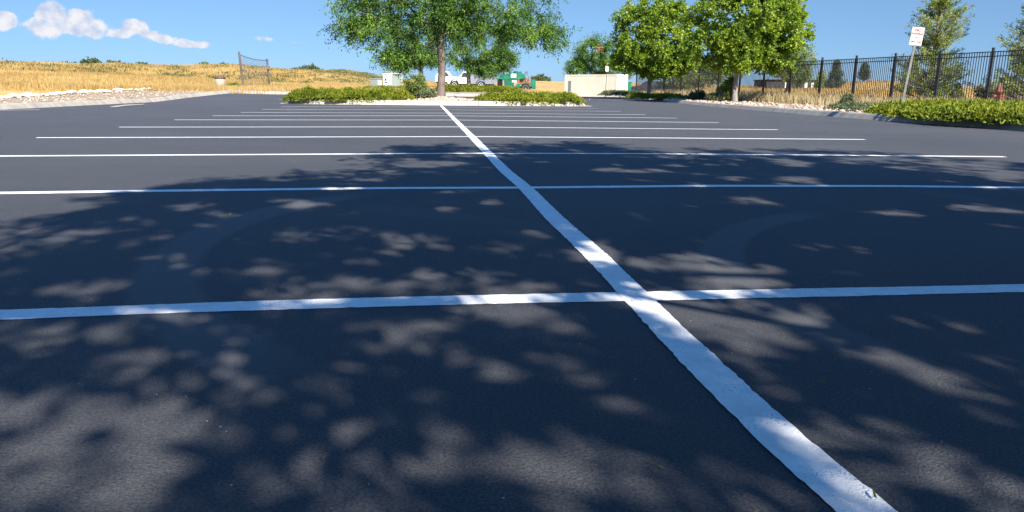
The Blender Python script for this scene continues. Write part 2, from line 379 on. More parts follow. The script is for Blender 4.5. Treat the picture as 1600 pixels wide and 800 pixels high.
def fill_mesh(name, P, m, dz, cell=1.0, kind='structure', hfun=None):
    bm = bmesh.new(); vs = [bm.verts.new((x, y, 0)) for x, y in P]; bm.faces.new(vs)
    x0, y0 = P.min(0); x1, y1 = P.max(0)
    for X in np.arange(math.ceil(x0/cell)*cell, x1, cell): bmesh.ops.bisect_plane(bm, geom=bm.verts[:]+bm.edges[:]+bm.faces[:], plane_co=(X+.003, 0, 0), plane_no=(1, 0, 0))
    for Y in np.arange(math.ceil(y0/cell)*cell, y1, cell): bmesh.ops.bisect_plane(bm, geom=bm.verts[:]+bm.edges[:]+bm.faces[:], plane_co=(0, Y+.003, 0), plane_no=(0, 1, 0))
    for v in bm.verts: v.co.z = float(G(v.co.x, v.co.y))+dz+(hfun(v.co.x, v.co.y) if hfun else 0)
    bmesh.ops.recalc_face_normals(bm, faces=bm.faces[:])
    if sum(f.normal.z for f in bm.faces) < 0: bmesh.ops.reverse_faces(bm, faces=bm.faces[:])
    me = bpy.data.meshes.new(name); bm.to_mesh(me); bm.free(); me.materials.append(m)
    o = link(bpy.data.objects.new(name, me)); o['kind'] = kind; return o
def kerb(name, P, closed=True, h=.15, w=.16, seg=3.0, pan=.42, inward=1, slope=.085):
    """concrete kerb with a gutter pan on the road side, cast in lengths with open joints; P runs along the road-side face"""
    n = len(P); Nn = normals2(P)*inward
    V = []; F = []
    prof = ([(-pan, .006), (-.03, .014)] if pan else [(-.02, -.02)])+[(slope*.72, h-.03), (slope, h), (w, h+.004), (w, -.1)]
    acc = 0; last = None
    idx = list(range(n)) + ([0] if closed else [])
    for q in range(len(idx)-1):
        i, j = idx[q], idx[q+1]; a, b = P[i], P[j]; ln = np.linalg.norm(b-a)
        joint = acc+ln >= seg; acc = 0 if joint else acc+ln
        te = 1-(.018/ln if joint else 0)
        for k in range(len(prof)-1):
            quad = []
            for (p0, nn, pr) in ((a, Nn[i], prof[k]), (a+(b-a)*te, Nn[j], prof[k]), (a+(b-a)*te, Nn[j], prof[k+1]), (a, Nn[i], prof[k+1])):
                xy = p0+nn*pr[0]; quad.append((xy[0], xy[1], float(G(*xy))+pr[1]))
            F.append([len(V)+e for e in range(4)]); V += quad
    o = arr_obj(name, V, F, MAT['concrete']); o['kind'] = 'structure'; return o

LOT = chaikin([(-12.0, -14), (-12.1, 10), (-12.2, 30), (-12.1, 44), (-9, 62), (6, 63), (17.5, 62), (15.3, 52), (13.9, 42), (13.0, 33), (11.3, 20), (10.9, 12), (10.9, -14), (0, -15)], 2)
LOT = resample(LOT, .8)
fill_mesh('parking_lot', LOT, MAT['asphalt'], 0)
kerb('lot_kerb', LOT, inward=1, pan=0, w=.24, slope=.13)

def ridge(az_px):
    return np.interp(az_px, [-900, -400, 0, 50, 100, 150, 200, 250, 300, 340, 380, 420, 460, 500, 540, 570, 600, 640, 680, 860, 900, 1000, 1100, 1180, 1200, 1275, 1300, 1330, 1370, 1400, 1450, 1500, 1600, 2400],
                     [104, 99, 97, 99, 100, 102, 101, 104, 105, 104, 105, 108, 112, 112, 110, 113, 119, 124, 127, 127, 127, 129, 130, 134, 136, 135, 130, 128, 129, 131, 134, 135, 137, 135])
YAW = math.atan2(FW[0], FW[1])
def terrain(x, y, d=None):
    """open land: verge level near the lot, then rising to the ridge line"""
    x = np.asarray(x, float); y = np.asarray(y, float)
    dx = x-CAM[0]; dy = y-CAM[1]; r = np.hypot(dx, dy)+1e-6
    a = np.arctan2(dx, dy)-YAW
    front = np.cos(a)
    px = 800+FPX*np.tan(np.clip(a, -1.2, 1.2))
    hor = 139.7+.0107*(px-800)
    D = np.interp(px, [0, 500, 700, 900, 1200, 1600], [150, 170, 230, 230, 120, 110])
    elev = (hor-ridge(px))/FPX*np.cos(np.clip(a, -1.2, 1.2))
    H = .68+elev*D-.5-1.0*(front < 0)
    base = G(x, y)
    t = sstep(r, np.interp(px, [-200, 150, 350, 500, 650, 900, 1100, 1250], [38, 44, 52, 62, 85, 85, 60, 42]), D)
    und = .30*np.sin(x*.11+1.3)*np.sin(y*.085+.4)*sstep(r, 50, 110)+.13*np.sin(x*.31+y*.13)*np.sin(y*.27)*sstep(r, 55, 110)
    z = base*(1-t)+H*t+und
    return z-sstep(r, D*1.05, D*1.9)*(H*1.3+3)
# the verge: rings outward from the kerb, meeting the open land
VD = [.235, .6, 1.2, 2, 3, 4.2, 5.6, 7.2, 9]
Nn = normals2(LOT); V = []; n = len(LOT)
for k, d in enumerate(VD):
    Q = LOT+Nn*d
    lump = .03*np.sin(Q[:, 0]*2.1)*np.sin(Q[:, 1]*1.7)*(d > .2)
    z = G(Q[:, 0], Q[:, 1])+.145-.05*sstep(d, .2, 3)+lump
    if d > 5: z = z*(1-sstep(d, 5, 9))+(terrain(Q[:, 0], Q[:, 1])-.12)*sstep(d, 5, 9)
    V.append(np.c_[Q, z])
V = np.vstack(V); F = []
for k in range(len(VD)-1):
    for i in range(n):
        j = (i+1) % n; F.append((k*n+i, k*n+j, (k+1)*n+j, (k+1)*n+i))
arr_obj('verge', V, F, MAT['soil'], smooth=True)['kind'] = 'structure'
def inside(P, x, y):
    x = np.asarray(x); y = np.asarray(y); r = np.zeros(x.shape, bool); q = np.roll(P, -1, 0)
    for (x0, y0), (x1, y1) in zip(P, q):
        c = ((y0 > y) != (y1 > y)); r ^= c & (x < (x1-x0)*(y-y0)/((y1-y0) if y1 != y0 else 1e-9)+x0)
    return r
LOT7 = LOT+Nn*7.0
gx = np.unique(np.r_[np.arange(-700, -200, 25), np.arange(-200, 200, 2.0), np.arange(200, 900, 25)])
gy = np.unique(np.r_[np.arange(-400, -30, 15), np.arange(-30, 260, 2.0), np.arange(260, 1600, 25)])
XX, YY = np.meshgrid(gx, gy); ZZ = terrain(XX, YY)
V = np.c_[XX.ravel(), YY.ravel(), ZZ.ravel()]
ny, nx = XX.shape; I = np.arange(ny*nx).reshape(ny, nx)
F = np.c_[I[:-1, :-1].ravel(), I[:-1, 1:].ravel(), I[1:, 1:].ravel(), I[1:, :-1].ravel()]
cen = V[F].mean(1); keep = ~inside(LOT7, cen[:, 0], cen[:, 1])
arr_obj('dry_hills', V, F[keep], MAT['hill'], smooth=True)['kind'] = 'structure'

# raised beds standing in the paving
def bed(P, hk=.15, hump=.0, mname='soil'):
    P = resample(P, .35); kerb('island_kerb', P, inward=-1, h=hk, w=.16, pan=.0 if False else .35)
    Nb = normals2(P); Q = P-Nb*.15; c = Q.mean(0)
    fill_mesh('island_soil', Q, MAT[mname], hk-.01, .7, hfun=lambda x, y: .03*math.sin(x*3.1)*math.sin(y*2.7))
    return P
ISL = bed(chaikin([(-6.05, 31.5), (6.35, 31.2), (6.75, 33.2), (6.0, 35.2), (-5.9, 35.4), (-6.5, 33.4)], 2), .2)
BEDA = bed(chaikin([(-14.5, 43.4), (7.6, 43.4), (9.4, 45.5), (9.6, 61.5), (-14, 62)], 2), .15)
# the island the nearest shade tree stands in, behind the viewpoint
ISN = bed(chaikin([(-6, -1.6), (6.4, -1.6), (6.8, -3.2), (6, -5), (-6, -5), (-6.4, -3.2)], 2), .15)

# ------------------------------------------------------------------ painted lines
def line(name, pts, w, dz, cuts=None, wob=.0013):
    """painted stripe through the points, edges slightly ragged"""
    pts = np.array(pts, float); d = np.r_[0, np.cumsum(np.linalg.norm(np.diff(pts, axis=0), axis=1))]
    n = int(d[-1]/.02)+2; t = np.linspace(0, d[-1], n)
    from_x = np.interp(t, d, pts[:, 0]); from_y = np.interp(t, d, pts[:, 1])
    k = max(3, min(41, n//8*2+1)); ker = np.hanning(k+2)[1:-1]; ker /= ker.sum()
    def sm(a): return np.convolve(np.pad(a, k//2, mode='reflect', reflect_type='odd'), ker, 'valid')[:n]
    c = np.stack([sm(from_x), sm(from_y)], 1)
    T = np.gradient(c, axis=0); T /= np.linalg.norm(T, axis=1)[:, None]; Nl = np.stack([-T[:, 1], T[:, 0]], 1)
    rag = RNG.normal(0, wob, (2, n)); slow = np.interp(t, np.arange(0, d[-1]+1, .3), RNG.normal(0, .0015, len(np.arange(0, d[-1]+1, .3))))
    cols = []
    for s_, e in ((-1, rag[0]), (0, 0), (1, rag[1])):
        off = s_*(w/2)+(e+slow*(s_ != 0)*s_ if s_ else 0)
        q = c+Nl*np.asarray(off)[..., None] if s_ else c
        cols.append(np.c_[q, G(q[:, 0], q[:, 1])+dz])
    V = np.stack(cols, 1).reshape(-1, 3); i = np.arange(n-1)*3
    F = np.vstack([np.c_[i, i+3, i+4, i+1], np.c_[i+1, i+4, i+5, i+2]])
    if V[0][0] < V[-1][0]: F = F[:, ::-1]
    o = arr_obj(name, V, F[:, ::-1], MAT['paint']); o['kind'] = 'structure'; return o
line('centre_line', [(.16, 31.1), (.12, 24.6), (.06, 17), (.02, 10.8), (-.02, 6.15), (0, 5.08), (-.02, 3.82), (-.01, 2.97), (-.02, 2.37), (-.03, 1.92), (-.03, 1.51), (-.03, 1.19), (.0, .9), (0, -1.2)], .106, .0036)
SL = [[(-5.9, 2.22), (-2.01, 2.27), (-1.46, 2.30), (-.66, 2.31), (0, 2.30), (.57, 2.29), (1.42, 2.28), (5.9, 2.2)],
      [(-5.9, 5.0), (-3.42, 4.99), (-2.5, 5.05), (-1, 5.12), (0, 5.1), (1.36, 5.14), (2.83, 5.06), (3.76, 4.93), (5.85, 4.85)],
      [(-5.85, 7.58), (-4.8, 7.64), (-3.65, 7.72), (-1.79, 7.84), (-.04, 7.95), (1.7, 7.9), (3.87, 7.7), (5.82, 7.48)]]
def gp(x, y):
    d = FW+RT*(x-800)/FPX-UP*(y-400)/FPX; t = -CAM[2]/d[2]; q = CAM+d*t; return (float(q[0]), float(q[1]))
for k, (a, b, c) in enumerate([((57, 215.2), (738, 213.5), (1351, 218)), ((186, 198.7), (718, 198.3), (1215, 202.8)), ((272, 187.3), (712, 187.6), (1123, 191.5)),
                  ((332, 181), (705, 181), (1058, 184.6)), ((376, 175.7), (698, 176.8), (1008, 179.2)), ((410, 171), (695, 171.6), (970, 174)), ((440, 166.8), (692, 167.2), (935, 169.5))]):
    SL.append([gp(*a), gp(*b), gp(*c)])
for p in SL: line('stall_line', p, .105, .0018)
line('lane_line', [gp(-60, 173.4), gp(0, 172.6), gp(62, 171.6)], .12, .006)
# pale old concrete patches along the left gutter
def patch(name, pts, m, dz): return fill_mesh(name, np.array([gp(*p) for p in pts]), m, dz, 1.0)
patch('gutter_patch', [(170, 168), (183, 167.6), (196, 165.6), (226, 163.6), (224, 162.9), (196, 164), (176, 166.4)], MAT['concrete'], .012)

# ------------------------------------------------------------------ vegetation generators
def quads(cent, dirs, length, width, fold=.25, rng=RNG, flat=None):
    """one leaf = a folded diamond; cent = base point, dirs = unit growth direction"""
    n = len(cent); s = rng.normal(size=(n, 3))
    if flat is not None: s = s*(1-flat)+np.cross(dirs, np.array([0, 0, 1.]))*flat*2
    s -= dirs*np.sum(s*dirs, 1)[:, None]; s /= np.linalg.norm(s, axis=1)[:, None]+1e-9
    up = np.cross(dirs, s); L = np.broadcast_to(length, (n,))[:, None]; W = np.broadcast_to(width, (n,))[:, None]
    a = cent; b = cent+dirs*L*.45+s*W*.5+up*W*fold; c = cent+dirs*L; d = cent+dirs*L*.45-s*W*.5+up*W*fold
    V = np.stack([a, b, c, d], 1).reshape(-1, 3); F = np.arange(4*n).reshape(n, 4)
    return V, F
def unit(v): return v/(np.linalg.norm(v, axis=-1, keepdims=True)+1e-9)
def skeleton(trunk, targets, step=.5, rtip=.007, rtrunk=.18, rng=RNG, rise=.25, expo=2.35):
    """limbs grown from the trunk line to every target; returns tube mesh arrays and end nodes"""
    P = [np.array(p, float) for p in trunk]; par = [-1]+list(range(len(trunk)-1)); nt0 = len(trunk)
    top = P[-1]; first = max(1, int(nt0*.45))
    order = np.argsort(np.linalg.norm(targets-top, axis=1)); ends = []
    arr = np.array(P)
    cap = 4096; buf = np.zeros((cap, 3)); buf[:len(P)] = arr; cnt = len(P)
    dist = np.zeros(cap); 
    for i in range(1, nt0): dist[i] = 0
    for ti in order:
        t = targets[ti]; A = buf[first:cnt]
        d = np.linalg.norm(A-t, axis=1)+.33*dist[first:cnt]+np.where(A[:, 2] > t[2]+.15, .9*(A[:, 2]-t[2]), 0)
        j = first+int(np.argmin(d)); s = buf[j].copy(); v = t-s; L = np.linalg.norm(v); k = max(1, int(L/step))
        for q in range(1, k+1):
            f = q/k; p = s+v*f+np.array([0, 0, rise*L*f*(1-f)]) + (rng.normal(0, .05*min(L, 1.5), 3) if q < k else 0)
            if cnt >= cap:
                buf = np.vstack([buf, np.zeros((cap, 3))]); dist = np.r_[dist, np.zeros(cap)]; cap *= 2
            buf[cnt] = p; par.append(j if q == 1 else cnt-1); dist[cnt] = dist[j if q == 1 else cnt-1]+L/k; cnt += 1
        ends.append(cnt-1)
    par = np.array(par); w = np.zeros(cnt)
    child = np.bincount(par[par >= 0], minlength=cnt)
    w[child == 0] = rtip**expo
    for i in range(cnt-1, 0, -1): w[par[i]] += w[i]
    r = w**(1/expo); sc = rtrunk/r[min(1, cnt-1)]
    r = np.where(r < rtip*3, r, rtip*3+(r-rtip*3)*sc) if sc < 1 else r*(1+(sc-1)*np.clip(r/r.max(), 0, 1))
    pos = buf[:cnt]
    for i in range(min(nt0, 3)):     # root flare
        r[i] = max(r[i], rtrunk*(1.45, 1.1, 1.0)[i])
    for i in range(nt0-1): r[i] = min(r[i], rtrunk*1.5)
    V = []; F = []; sides = 6
    idx = np.arange(1, cnt); a = pos[par[idx]]; b = pos[idx]; d = unit(b-a)
    u = unit(np.cross(d, np.array([.31, .17, .93]))); v_ = np.cross(d, u)
    ra = np.minimum(r[par[idx]], r[idx]*1.6); rb = r[idx]
    ang = np.arange(sides)*2*math.pi/sides
    ca = np.cos(ang)[None, :, None]; sa = np.sin(ang)[None, :, None]
    A = a[:, None]+(u[:, None]*ca+v_[:, None]*sa)*ra[:, None, None]; B = (b+d*.01)[:, None]+(u[:, None]*ca+v_[:, None]*sa)*rb[:, None, None]
    V = np.concatenate([A, B], 1).reshape(-1, 3); m_ = len(idx); k = np.arange(sides); k2 = (k+1) % sides
    base = (np.arange(m_)*2*sides)[:, None]
    F = np.stack([base+k, base+k2, base+sides+k2, base+sides+k], 2).reshape(-1, 4)
    return V, F, pos, par, ends
def crown_targets(lobes, n, rng, shell=.55, hole=.0, zmin=-1e9):
    """points in the lobes (cx,cy,cz,rx,ry,rz,weight), favouring the shell, thinned by slow noise for gaps"""
    w = np.array([l[6] for l in lobes]); w = w/w.sum(); out_ = []
    ph = rng.uniform(0, 6, 6)
    while len(out_) < n:
        l = lobes[rng.choice(len(lobes), p=w)]; v = unit(rng.normal(size=3)); rr = (shell+(1-shell)*rng.random())**.8 if rng.random() < .8 else rng.random()**.5
        q = np.array(l[:3])+v*rr*np.array(l[3:6])*(1+.16*math.sin(v[0]*5+ph[0])*math.sin(v[1]*6+ph[1])+.10*math.sin(v[2]*9+ph[2]))
        s = math.sin(q[0]*1.7+ph[3])*math.sin(q[1]*1.5+ph[4])*math.sin(q[2]*2.1+ph[5])
        if s < hole-1 or q[2] < zmin: continue
        out_.append(q)
    return np.array(out_)
def leaf_cloud(pos, par, ends, per, spread, size, width, rng, droop=.4, back=2, flat=None, out_w=.6):
    """sprays of leaves round the last nodes of every twig"""
    src = []
    for e in ends:
        k = e
        for b in range(back+1):
            src.append((pos[k], pos[k]-pos[par[k]] if par[k] >= 0 else np.array([0, 0, 1.])))
            k = par[k]
            if k < 3: break
    src_p = np.array([s[0] for s in src]); src_d = unit(np.array([s[1] for s in src]))
    n = len(src)*per; i = np.repeat(np.arange(len(src)), per)
    # each source throws a few sprays, the leaves sit along them
    sp = 6; sd = unit(rng.normal(size=(len(src), sp, 3))*.9+src_d[:, None]*out_w+np.array([0, 0, -droop*.5])); j = rng.integers(0, sp, n)
    t = rng.random(n)**.75*spread*rng.uniform(.55, 1.2, (len(src), sp))[i, j]
    base = src_p[i]+sd[i, j]*t[:, None]+np.c_[np.zeros(n), np.zeros(n), -droop*t*t/spread*.8]+rng.normal(0, spread*.085, (n, 3))
    d = unit(sd[i, j]*.7+rng.normal(size=(n, 3))*.75+np.array([0, 0, -droop]))
    return base, d
def tree(name, label, base, trunk_h, trunk_r, lobes, nt_, per, spread, size, width, lm, bm_, seed, droop=.4, hole=.0, shell=.55, lean=(0, 0), group=None, keep=None, rise=.25, cat='tree', step=.5, fold=.25, back=2, zmin=-1e9):
    rng = np.random.default_rng(seed); root = empty(name, base, label=label, cat=cat, group=group)
    tk = [np.array([lean[0]*f+.04*math.sin(7*f+seed), lean[1]*f+.04*math.cos(5*f+seed), trunk_h*f]) for f in np.linspace(0, 1, max(4, int(trunk_h/.45)))]
    tg = crown_targets(lobes, nt_, rng, shell, hole, zmin)
    if keep is not None: tg = tg[keep(tg+np.array(base))]
    V, F, pos, par, ends = skeleton(tk, tg, step=step, rtrunk=trunk_r, rng=rng, rise=rise)
    arr_obj('trunk', V, F, bm_, root, smooth=True)
    b, d = leaf_cloud(pos, par, ends, per, spread, size, width, rng, droop, back=back)
    if keep is not None:
        k = keep(b+np.array(base)); b, d = b[k], d[k]
    sz = size*rng.uniform(.6, 1.25, len(b))
    V, F = quads(b, d, sz, width*rng.uniform(.7, 1.2, len(b)), fold, rng)
    arr_obj('crown', V, F, lm, root)
    return root
def juniper(name, label, P, hgt, dens, seed, cat='shrub', group=None, ln=.11, dz=.14, inner=True, edge=.5, lm='juniper'):
    """spreading evergreen mat over polygon P: lumpy dark body under upswept sprays"""
    rng = np.random.default_rng(seed); P = np.array(P, float)
    x0, y0 = P.min(0); x1, y1 = P.max(0); ph = rng.uniform(0, 6, 6)
    segA = P; segB = np.roll(P, -1, 0)
    def hh(x, y):
        X = np.stack([x, y], -1)[..., None, :]; ab = segB-segA; t = np.clip(np.sum((X-segA)*ab, -1)/np.sum(ab*ab, -1), 0, 1)
        d = np.linalg.norm(X-(segA+ab*t[..., None]), axis=-1).min(-1); ins = inside(P, x, y)
        d = np.where(ins, d, -d); e = np.sqrt(np.clip((d+.12)/edge, 0, 1))
        lump = .72+.17*np.sin(x*1.9+ph[0])*np.sin(y*2.3+ph[1])+.12*np.sin(x*4.7+ph[2])*np.sin(y*4.1+ph[3])+.08*np.sin(x*9.3+ph[4]+y*3)
        return hgt*lump*e, d
    st = .22; gx_ = np.arange(x0-.3, x1+.3, st); gy_ = np.arange(y0-.3, y1+.3, st); X, Y = np.meshgrid(gx_, gy_); H, D = hh(X, Y)
    Z = G(X, Y)+dz-.06+H*.8; V = np.c_[X.ravel(), Y.ravel(), Z.ravel()]; I = np.arange(X.size).reshape(X.shape)
    F = np.c_[I[:-1, :-1].ravel(), I[:-1, 1:].ravel(), I[1:, 1:].ravel(), I[1:, :-1].ravel()]; dm = D.ravel()[F].min(1); F = F[dm > -.1]
    root = empty(name, (0, 0, 0), label=label, cat=cat, group=group)
    c = P.mean(0); root.location = (c[0], c[1], float(G(*c))); off = np.array(root.location)
    arr_obj('stems', V-off, F, MAT['juniper_dark'], root, smooth=True)
    A = (x1-x0)*(y1-y0); n = int(A*dens*1.7); x = rng.uniform(x0-.25, x1+.25, n); y = rng.uniform(y0-.25, y1+.25, n); h, d = hh(x, y)
    k = (d > -.12+rng.uniform(-.12, .1, n)); x, y, h = x[k], y[k], h[k]; m_ = len(x)
    # fronds: tufts of slender sprays sharing a direction
    dirv = unit(np.c_[rng.normal(0, .75, m_), rng.normal(0, .75, m_)-.25, rng.uniform(.25, 1.0, m_)])
    z = G(x, y)+dz-.02+h*rng.uniform(.7, 1.02, m_)
    rep = 5; i = np.repeat(np.arange(m_), rep); b = np.c_[x, y, z][i]+dirv[i]*rng.uniform(-.02, ln*.8, (m_*rep, 1)); dd = unit(dirv[i]+rng.normal(0, .38, (m_*rep, 3)))
    V, F = quads(b-off, dd, ln*rng.uniform(.5, 1.1, m_*rep), ln*.3, .2, rng); arr_obj('foliage', V, F, MAT[lm], root)
    return root
def grass(name, xyz, h, w, m, seed, lean=.35, kind='stuff', label=None, cat=None, group=None, origin=None, clump=7, spread=.10):
    """clumps of blades, each a thin bent triangle pair"""
    rng = np.random.default_rng(seed); n = len(xyz)*clump; i = np.repeat(np.arange(len(xyz)), clump)
    b = xyz[i]+np.c_[rng.normal(0, spread, (n, 2)), np.zeros(n)-.03]; a = rng.uniform(0, 2*math.pi, n)
    hh = np.broadcast_to(h, (len(xyz),))[i]*rng.uniform(.45, 1.1, n); d = np.c_[np.cos(a), np.sin(a)]*rng.uniform(.05, lean, n)[:, None]
    a2 = rng.uniform(0, math.pi, n); s = np.c_[np.cos(a2), np.sin(a2), np.zeros(n)]*w*.5
    mid = b+np.c_[d*hh[:, None]*.35, hh*.6]; tip = b+np.c_[d*hh[:, None], hh]
    V = np.stack([b-s, b+s, mid+s*.8, tip, mid-s*.8], 1).reshape(-1, 3); k = (np.arange(n)*5)[:, None]
    F3 = np.vstack([k+np.array([0, 1, 2]), k+np.array([0, 2, 4]), k+np.array([4, 2, 3])])
    if origin is not None: V = V-np.array(origin)
    o = arr_obj(name, V, F3, m); tag(o, label, cat, group, kind)
    if origin is not None: o.location = origin
    return o
VYAW = -YAW      # local x of things set square to the view
def gz(x, y):
    one = np.ndim(x) == 0; x = np.atleast_1d(np.asarray(x, float)); y = np.atleast_1d(np.asarray(y, float)); g = G(x, y)
    d = np.full(len(x), 1e9)
    for q in LOT[::2]: d = np.minimum(d, np.hypot(x-q[0], y-q[1]))
    s_ = sstep(d, 5, 9); r = (g+.12)*(1-s_)+terrain(x, y)*s_
    r = np.where(inside(LOT, x, y), g, r); r = np.where(inside(ISL, x, y) | inside(BEDA, x, y), g+.19, r)
    return float(r[0]) if one else r
def spot(px, z):
    q = place(px, z); return (float(q[0]), float(q[1]), gz(q[0], q[1]))

# ------------------------------------------------------------------ trees of the islands
HL = (-.18, .0)
s = spot(690, 34.2)
tree('locust_tree', 'tall feathery shade tree on the long island where the diagonal white line ends', s, 3.4, .175,
     [(0, 0, 6.0, 4.0, 3.8, 2.6, 3), (-3.3, 0, 4.3, 2.0, 2, 1.2, 1.1), (-4.2, 0, 3.3, 1.0, 1.2, .6, .35), (-2.3, -.5, 2.6, 1.3, 1.4, .8, .6), (-2.2, .2, 1.75, .7, .8, .4, .15), (4.0, 0, 3.9, 2.1, 2.2, 1.4, 1.2), (5.2, .2, 2.9, 1.0, 1, .65, .45),
      (1.8, -.2, 3.5, 1.9, 1.9, 1.0, 1.0), (.2, 0, 3.9, 1.9, 2, 1.1, 1.0)], 560, 44, .50, .145, .045, MAT['locust'], MAT['bark'], 11, droop=.5, hole=.8, shell=.5)
tree('locust_tree', 'smaller feathery tree with a thin dark trunk just left behind the tall island tree', spot(659, 53), 1.9, .13,
     [(-.3, 0, 3.4, 2.5, 2, 1.7, 2), (-1.6, 0, 2.2, 1.2, 1.2, .9, 1.0), (.6, 0, 2.4, 1.3, 1.3, .8, .6)], 260, 30, .42, .15, .05, MAT['locust'], MAT['bark'], 12, droop=.4, hole=.5)
tree('locust_tree', 'smaller feathery tree with a short forked trunk beside the grey truck body', spot(732, 51), 1.7, .13,
     [(.8, 0, 3.4, 2.5, 2, 1.7, 2), (2.2, 0, 2.2, 1.4, 1.2, .9, 1.0), (-.4, 0, 2.3, 1.1, 1.2, .8, .6), (1.2, -.2, 1.5, 1.3, .8, .45, .6)], 280, 30, .42, .15, .05, MAT['locust'], MAT['bark'], 13, droop=.4, hole=.5)
t4 = tree('locust_tree', 'round airy tree behind the cream container with a patch of dead brown leaves', spot(937, 72), 2.0, .16,
     [(0, 0, 4.0, 3.2, 2.6, 1.9, 3), (-2.4, 0, 2.7, 1.2, 1.2, .8, .7), (2.4, 0, 2.9, 1.5, 1.4, .9, .8)], 300, 26, .5, .2, .065, MAT['locust'], MAT['bark'], 14, droop=.4, hole=.45)
rng = np.random.default_rng(5)
V, F = quads(rng.normal(0, .17, (90, 3))+np.array([-.75, -2.4, 4.3]), unit(rng.normal(size=(90, 3))), .2, .09, .2, rng); arr_obj('dead_leaves', V, F, MAT['nest'], t4)
PEAR1 = [(.2, 0, 4.9, 3.1, 2.9, 3.1, 3), (-1.7, -.3, 3.2, 1.5, 1.5, 1.2, .8), (1.9, -.2, 3.0, 1.6, 1.5, 1.2, .8), (.1, -.8, 2.4, 1.4, 1.2, .7, .5)]
p1_ = tree('broadleaf_tree', 'dense bright green tree left of its twin, over the low juniper at the fence corner', spot(1014, 49.5), 2.4, .16,
     PEAR1, 520, 44, .42, .17, .12, MAT['pear'], MAT['bark_pale'], 21, droop=.15, hole=.25, shell=.62, cat='tree', step=.45, fold=.15); p1_.scale = (.9, .9, .9)
tree('broadleaf_tree', 'dense bright green tree with a grey trunk standing in tan rocks before the fence', spot(1147, 40), 2.1, .13,
     [(.3, 0, 4.5, 2.9, 2.7, 2.5, 3), (2.2, 0, 3.9, 1.9, 1.8, 1.5, 1.2), (-1.6, -.2, 3.0, 1.4, 1.4, 1.1, .8), (1.6, -.2, 2.5, 1.5, 1.3, .8, .8), (-.4, -.7, 2.2, 1.2, 1.1, .6, .45), (0, 0, 6.4, 2.2, 2, 1.3, 1)], 620, 52, .38, .13, .10, MAT['pear'], MAT['bark_pale'], 22, droop=.15, hole=.25, shell=.62, step=.45, fold=.15)
tree('locust_tree', 'light green tree behind the black fence just right of the grey trunked tree', spot(1228, 62), 1.6, .12,
     [(0, 0, 2.9, 2.1, 2, 1.5, 3), (.9, 0, 1.9, 1.3, 1.3, .9, 1)], 230, 30, .4, .16, .06, MAT['shrub'], MAT['bark'], 23, hole=.3)
tree('locust_tree', 'yellow green tree behind the fence in the gap between the two bright trees', spot(1085, 66), 1.2, .12,
     [(-.3, 0, 2.4, 2.6, 2, 1.5, 3), (1.6, 0, 2.2, 1.4, 1.3, 1.2, 1), (-1.8, 0, 1.6, 1.2, 1.2, .9, .8)], 240, 32, .42, .18, .07, MAT['shrub'], MAT['bark'], 24, hole=.25)
# pines behind the fence
def pine(name, label, base, H, Rm, seed, m='pine', nt_=260, per=20, group=None, size=.19, spread=.13, zb=.5):
    rng = np.random.default_rng(seed); root = empty(name, base, label=label, cat='tree', group=group)
    tk = [np.array([.03*math.sin(3*f), .03*math.cos(4*f), H*.97*f]) for f in np.linspace(0, 1, 12)]
    tg = []
    ph = rng.uniform(0, 6, 4)
    while len(tg) < nt_:
        f = rng.random()**1.15; z = zb+f*(H-zb); rad = Rm*(1-f)**.75*(.78+.22*math.sin(f*17+ph[0]))*(.55 if f > .93 else 1); a = rng.uniform(0, 2*math.pi)
        rad *= .8+.25*math.sin(a*2+ph[1]+f*3)*math.sin(a*3+ph[2]); k = (.35+.65*rng.random())**.7; tg.append((rad*k*math.cos(a), rad*k*math.sin(a), z+rad*k*.18))
    tg = np.array(tg)
    P = [p for p in tk]; V = []; F = []; mb_pos = []; ends = []; sd = []
    # branches leave the trunk below their tips and sweep up
    Vs = []; Fs = []
    def tubes(pts, r0, r1, n=5):
        pts = np.array(pts); o_ = sum(len(v) for v in Vs)
        for i in range(len(pts)):
            d = unit(pts[min(i+1, len(pts)-1)]-pts[max(i-1, 0)]); u = unit(np.cross(d, [.3, .9, .2])); w = np.cross(d, u); r = r0+(r1-r0)*i/(len(pts)-1)
            Vs.append(np.array([pts[i]+(u*math.cos(q)+w*math.sin(q))*r for q in np.arange(n)*2*math.pi/n]))
        for i in range(len(pts)-1):
            for k in range(n): Fs.append((o_+i*n+k, o_+i*n+(k+1) % n, o_+(i+1)*n+(k+1) % n, o_+(i+1)*n+k))
    tubes(tk, .035*H**.8, .015, 7)
    for t in tg:
        rr = math.hypot(t[0], t[1]); z0 = max(.2, t[2]-rr*.42); pts = [np.array([t[0]*f, t[1]*f, z0+(t[2]-z0)*f**1.5]) for f in (0, .35, .7, 1)]
        tubes(pts, .012+.012*rr, .006, 4); 
        for f in (.55, .8, 1.0): ends.append(pts[0]*(1-f)+pts[-1]*f if f < 1 else pts[-1]); sd.append(unit(pts[-1]-pts[-2]))
    arr_obj('trunk', np.vstack(Vs), Fs, MAT['bark'], root, smooth=True)
    ends = np.array(ends); sd = np.array(sd); n = len(ends)*per; i = np.repeat(np.arange(len(ends)), per)
    d = unit(sd[i]*.6+rng.normal(size=(n, 3))*.8+np.array([0, 0, .35])); b = ends[i]+rng.normal(0, spread*.55, (n, 3))
    V, F = quads(b, d, size*rng.uniform(.6, 1.2, n), size*.22, .1, rng); arr_obj('crown', V, F, MAT[m], root)
    return root
pine('pine_tree', 'tall open pine behind the fence just right of the white parking sign', spot(1449, 44), 8.6, 3.6, 31, nt_=400)
pine('pine_tree', 'large pine at the right edge of the view behind the fence', spot(1606, 40), 8.0, 3.3, 32, nt_=380)
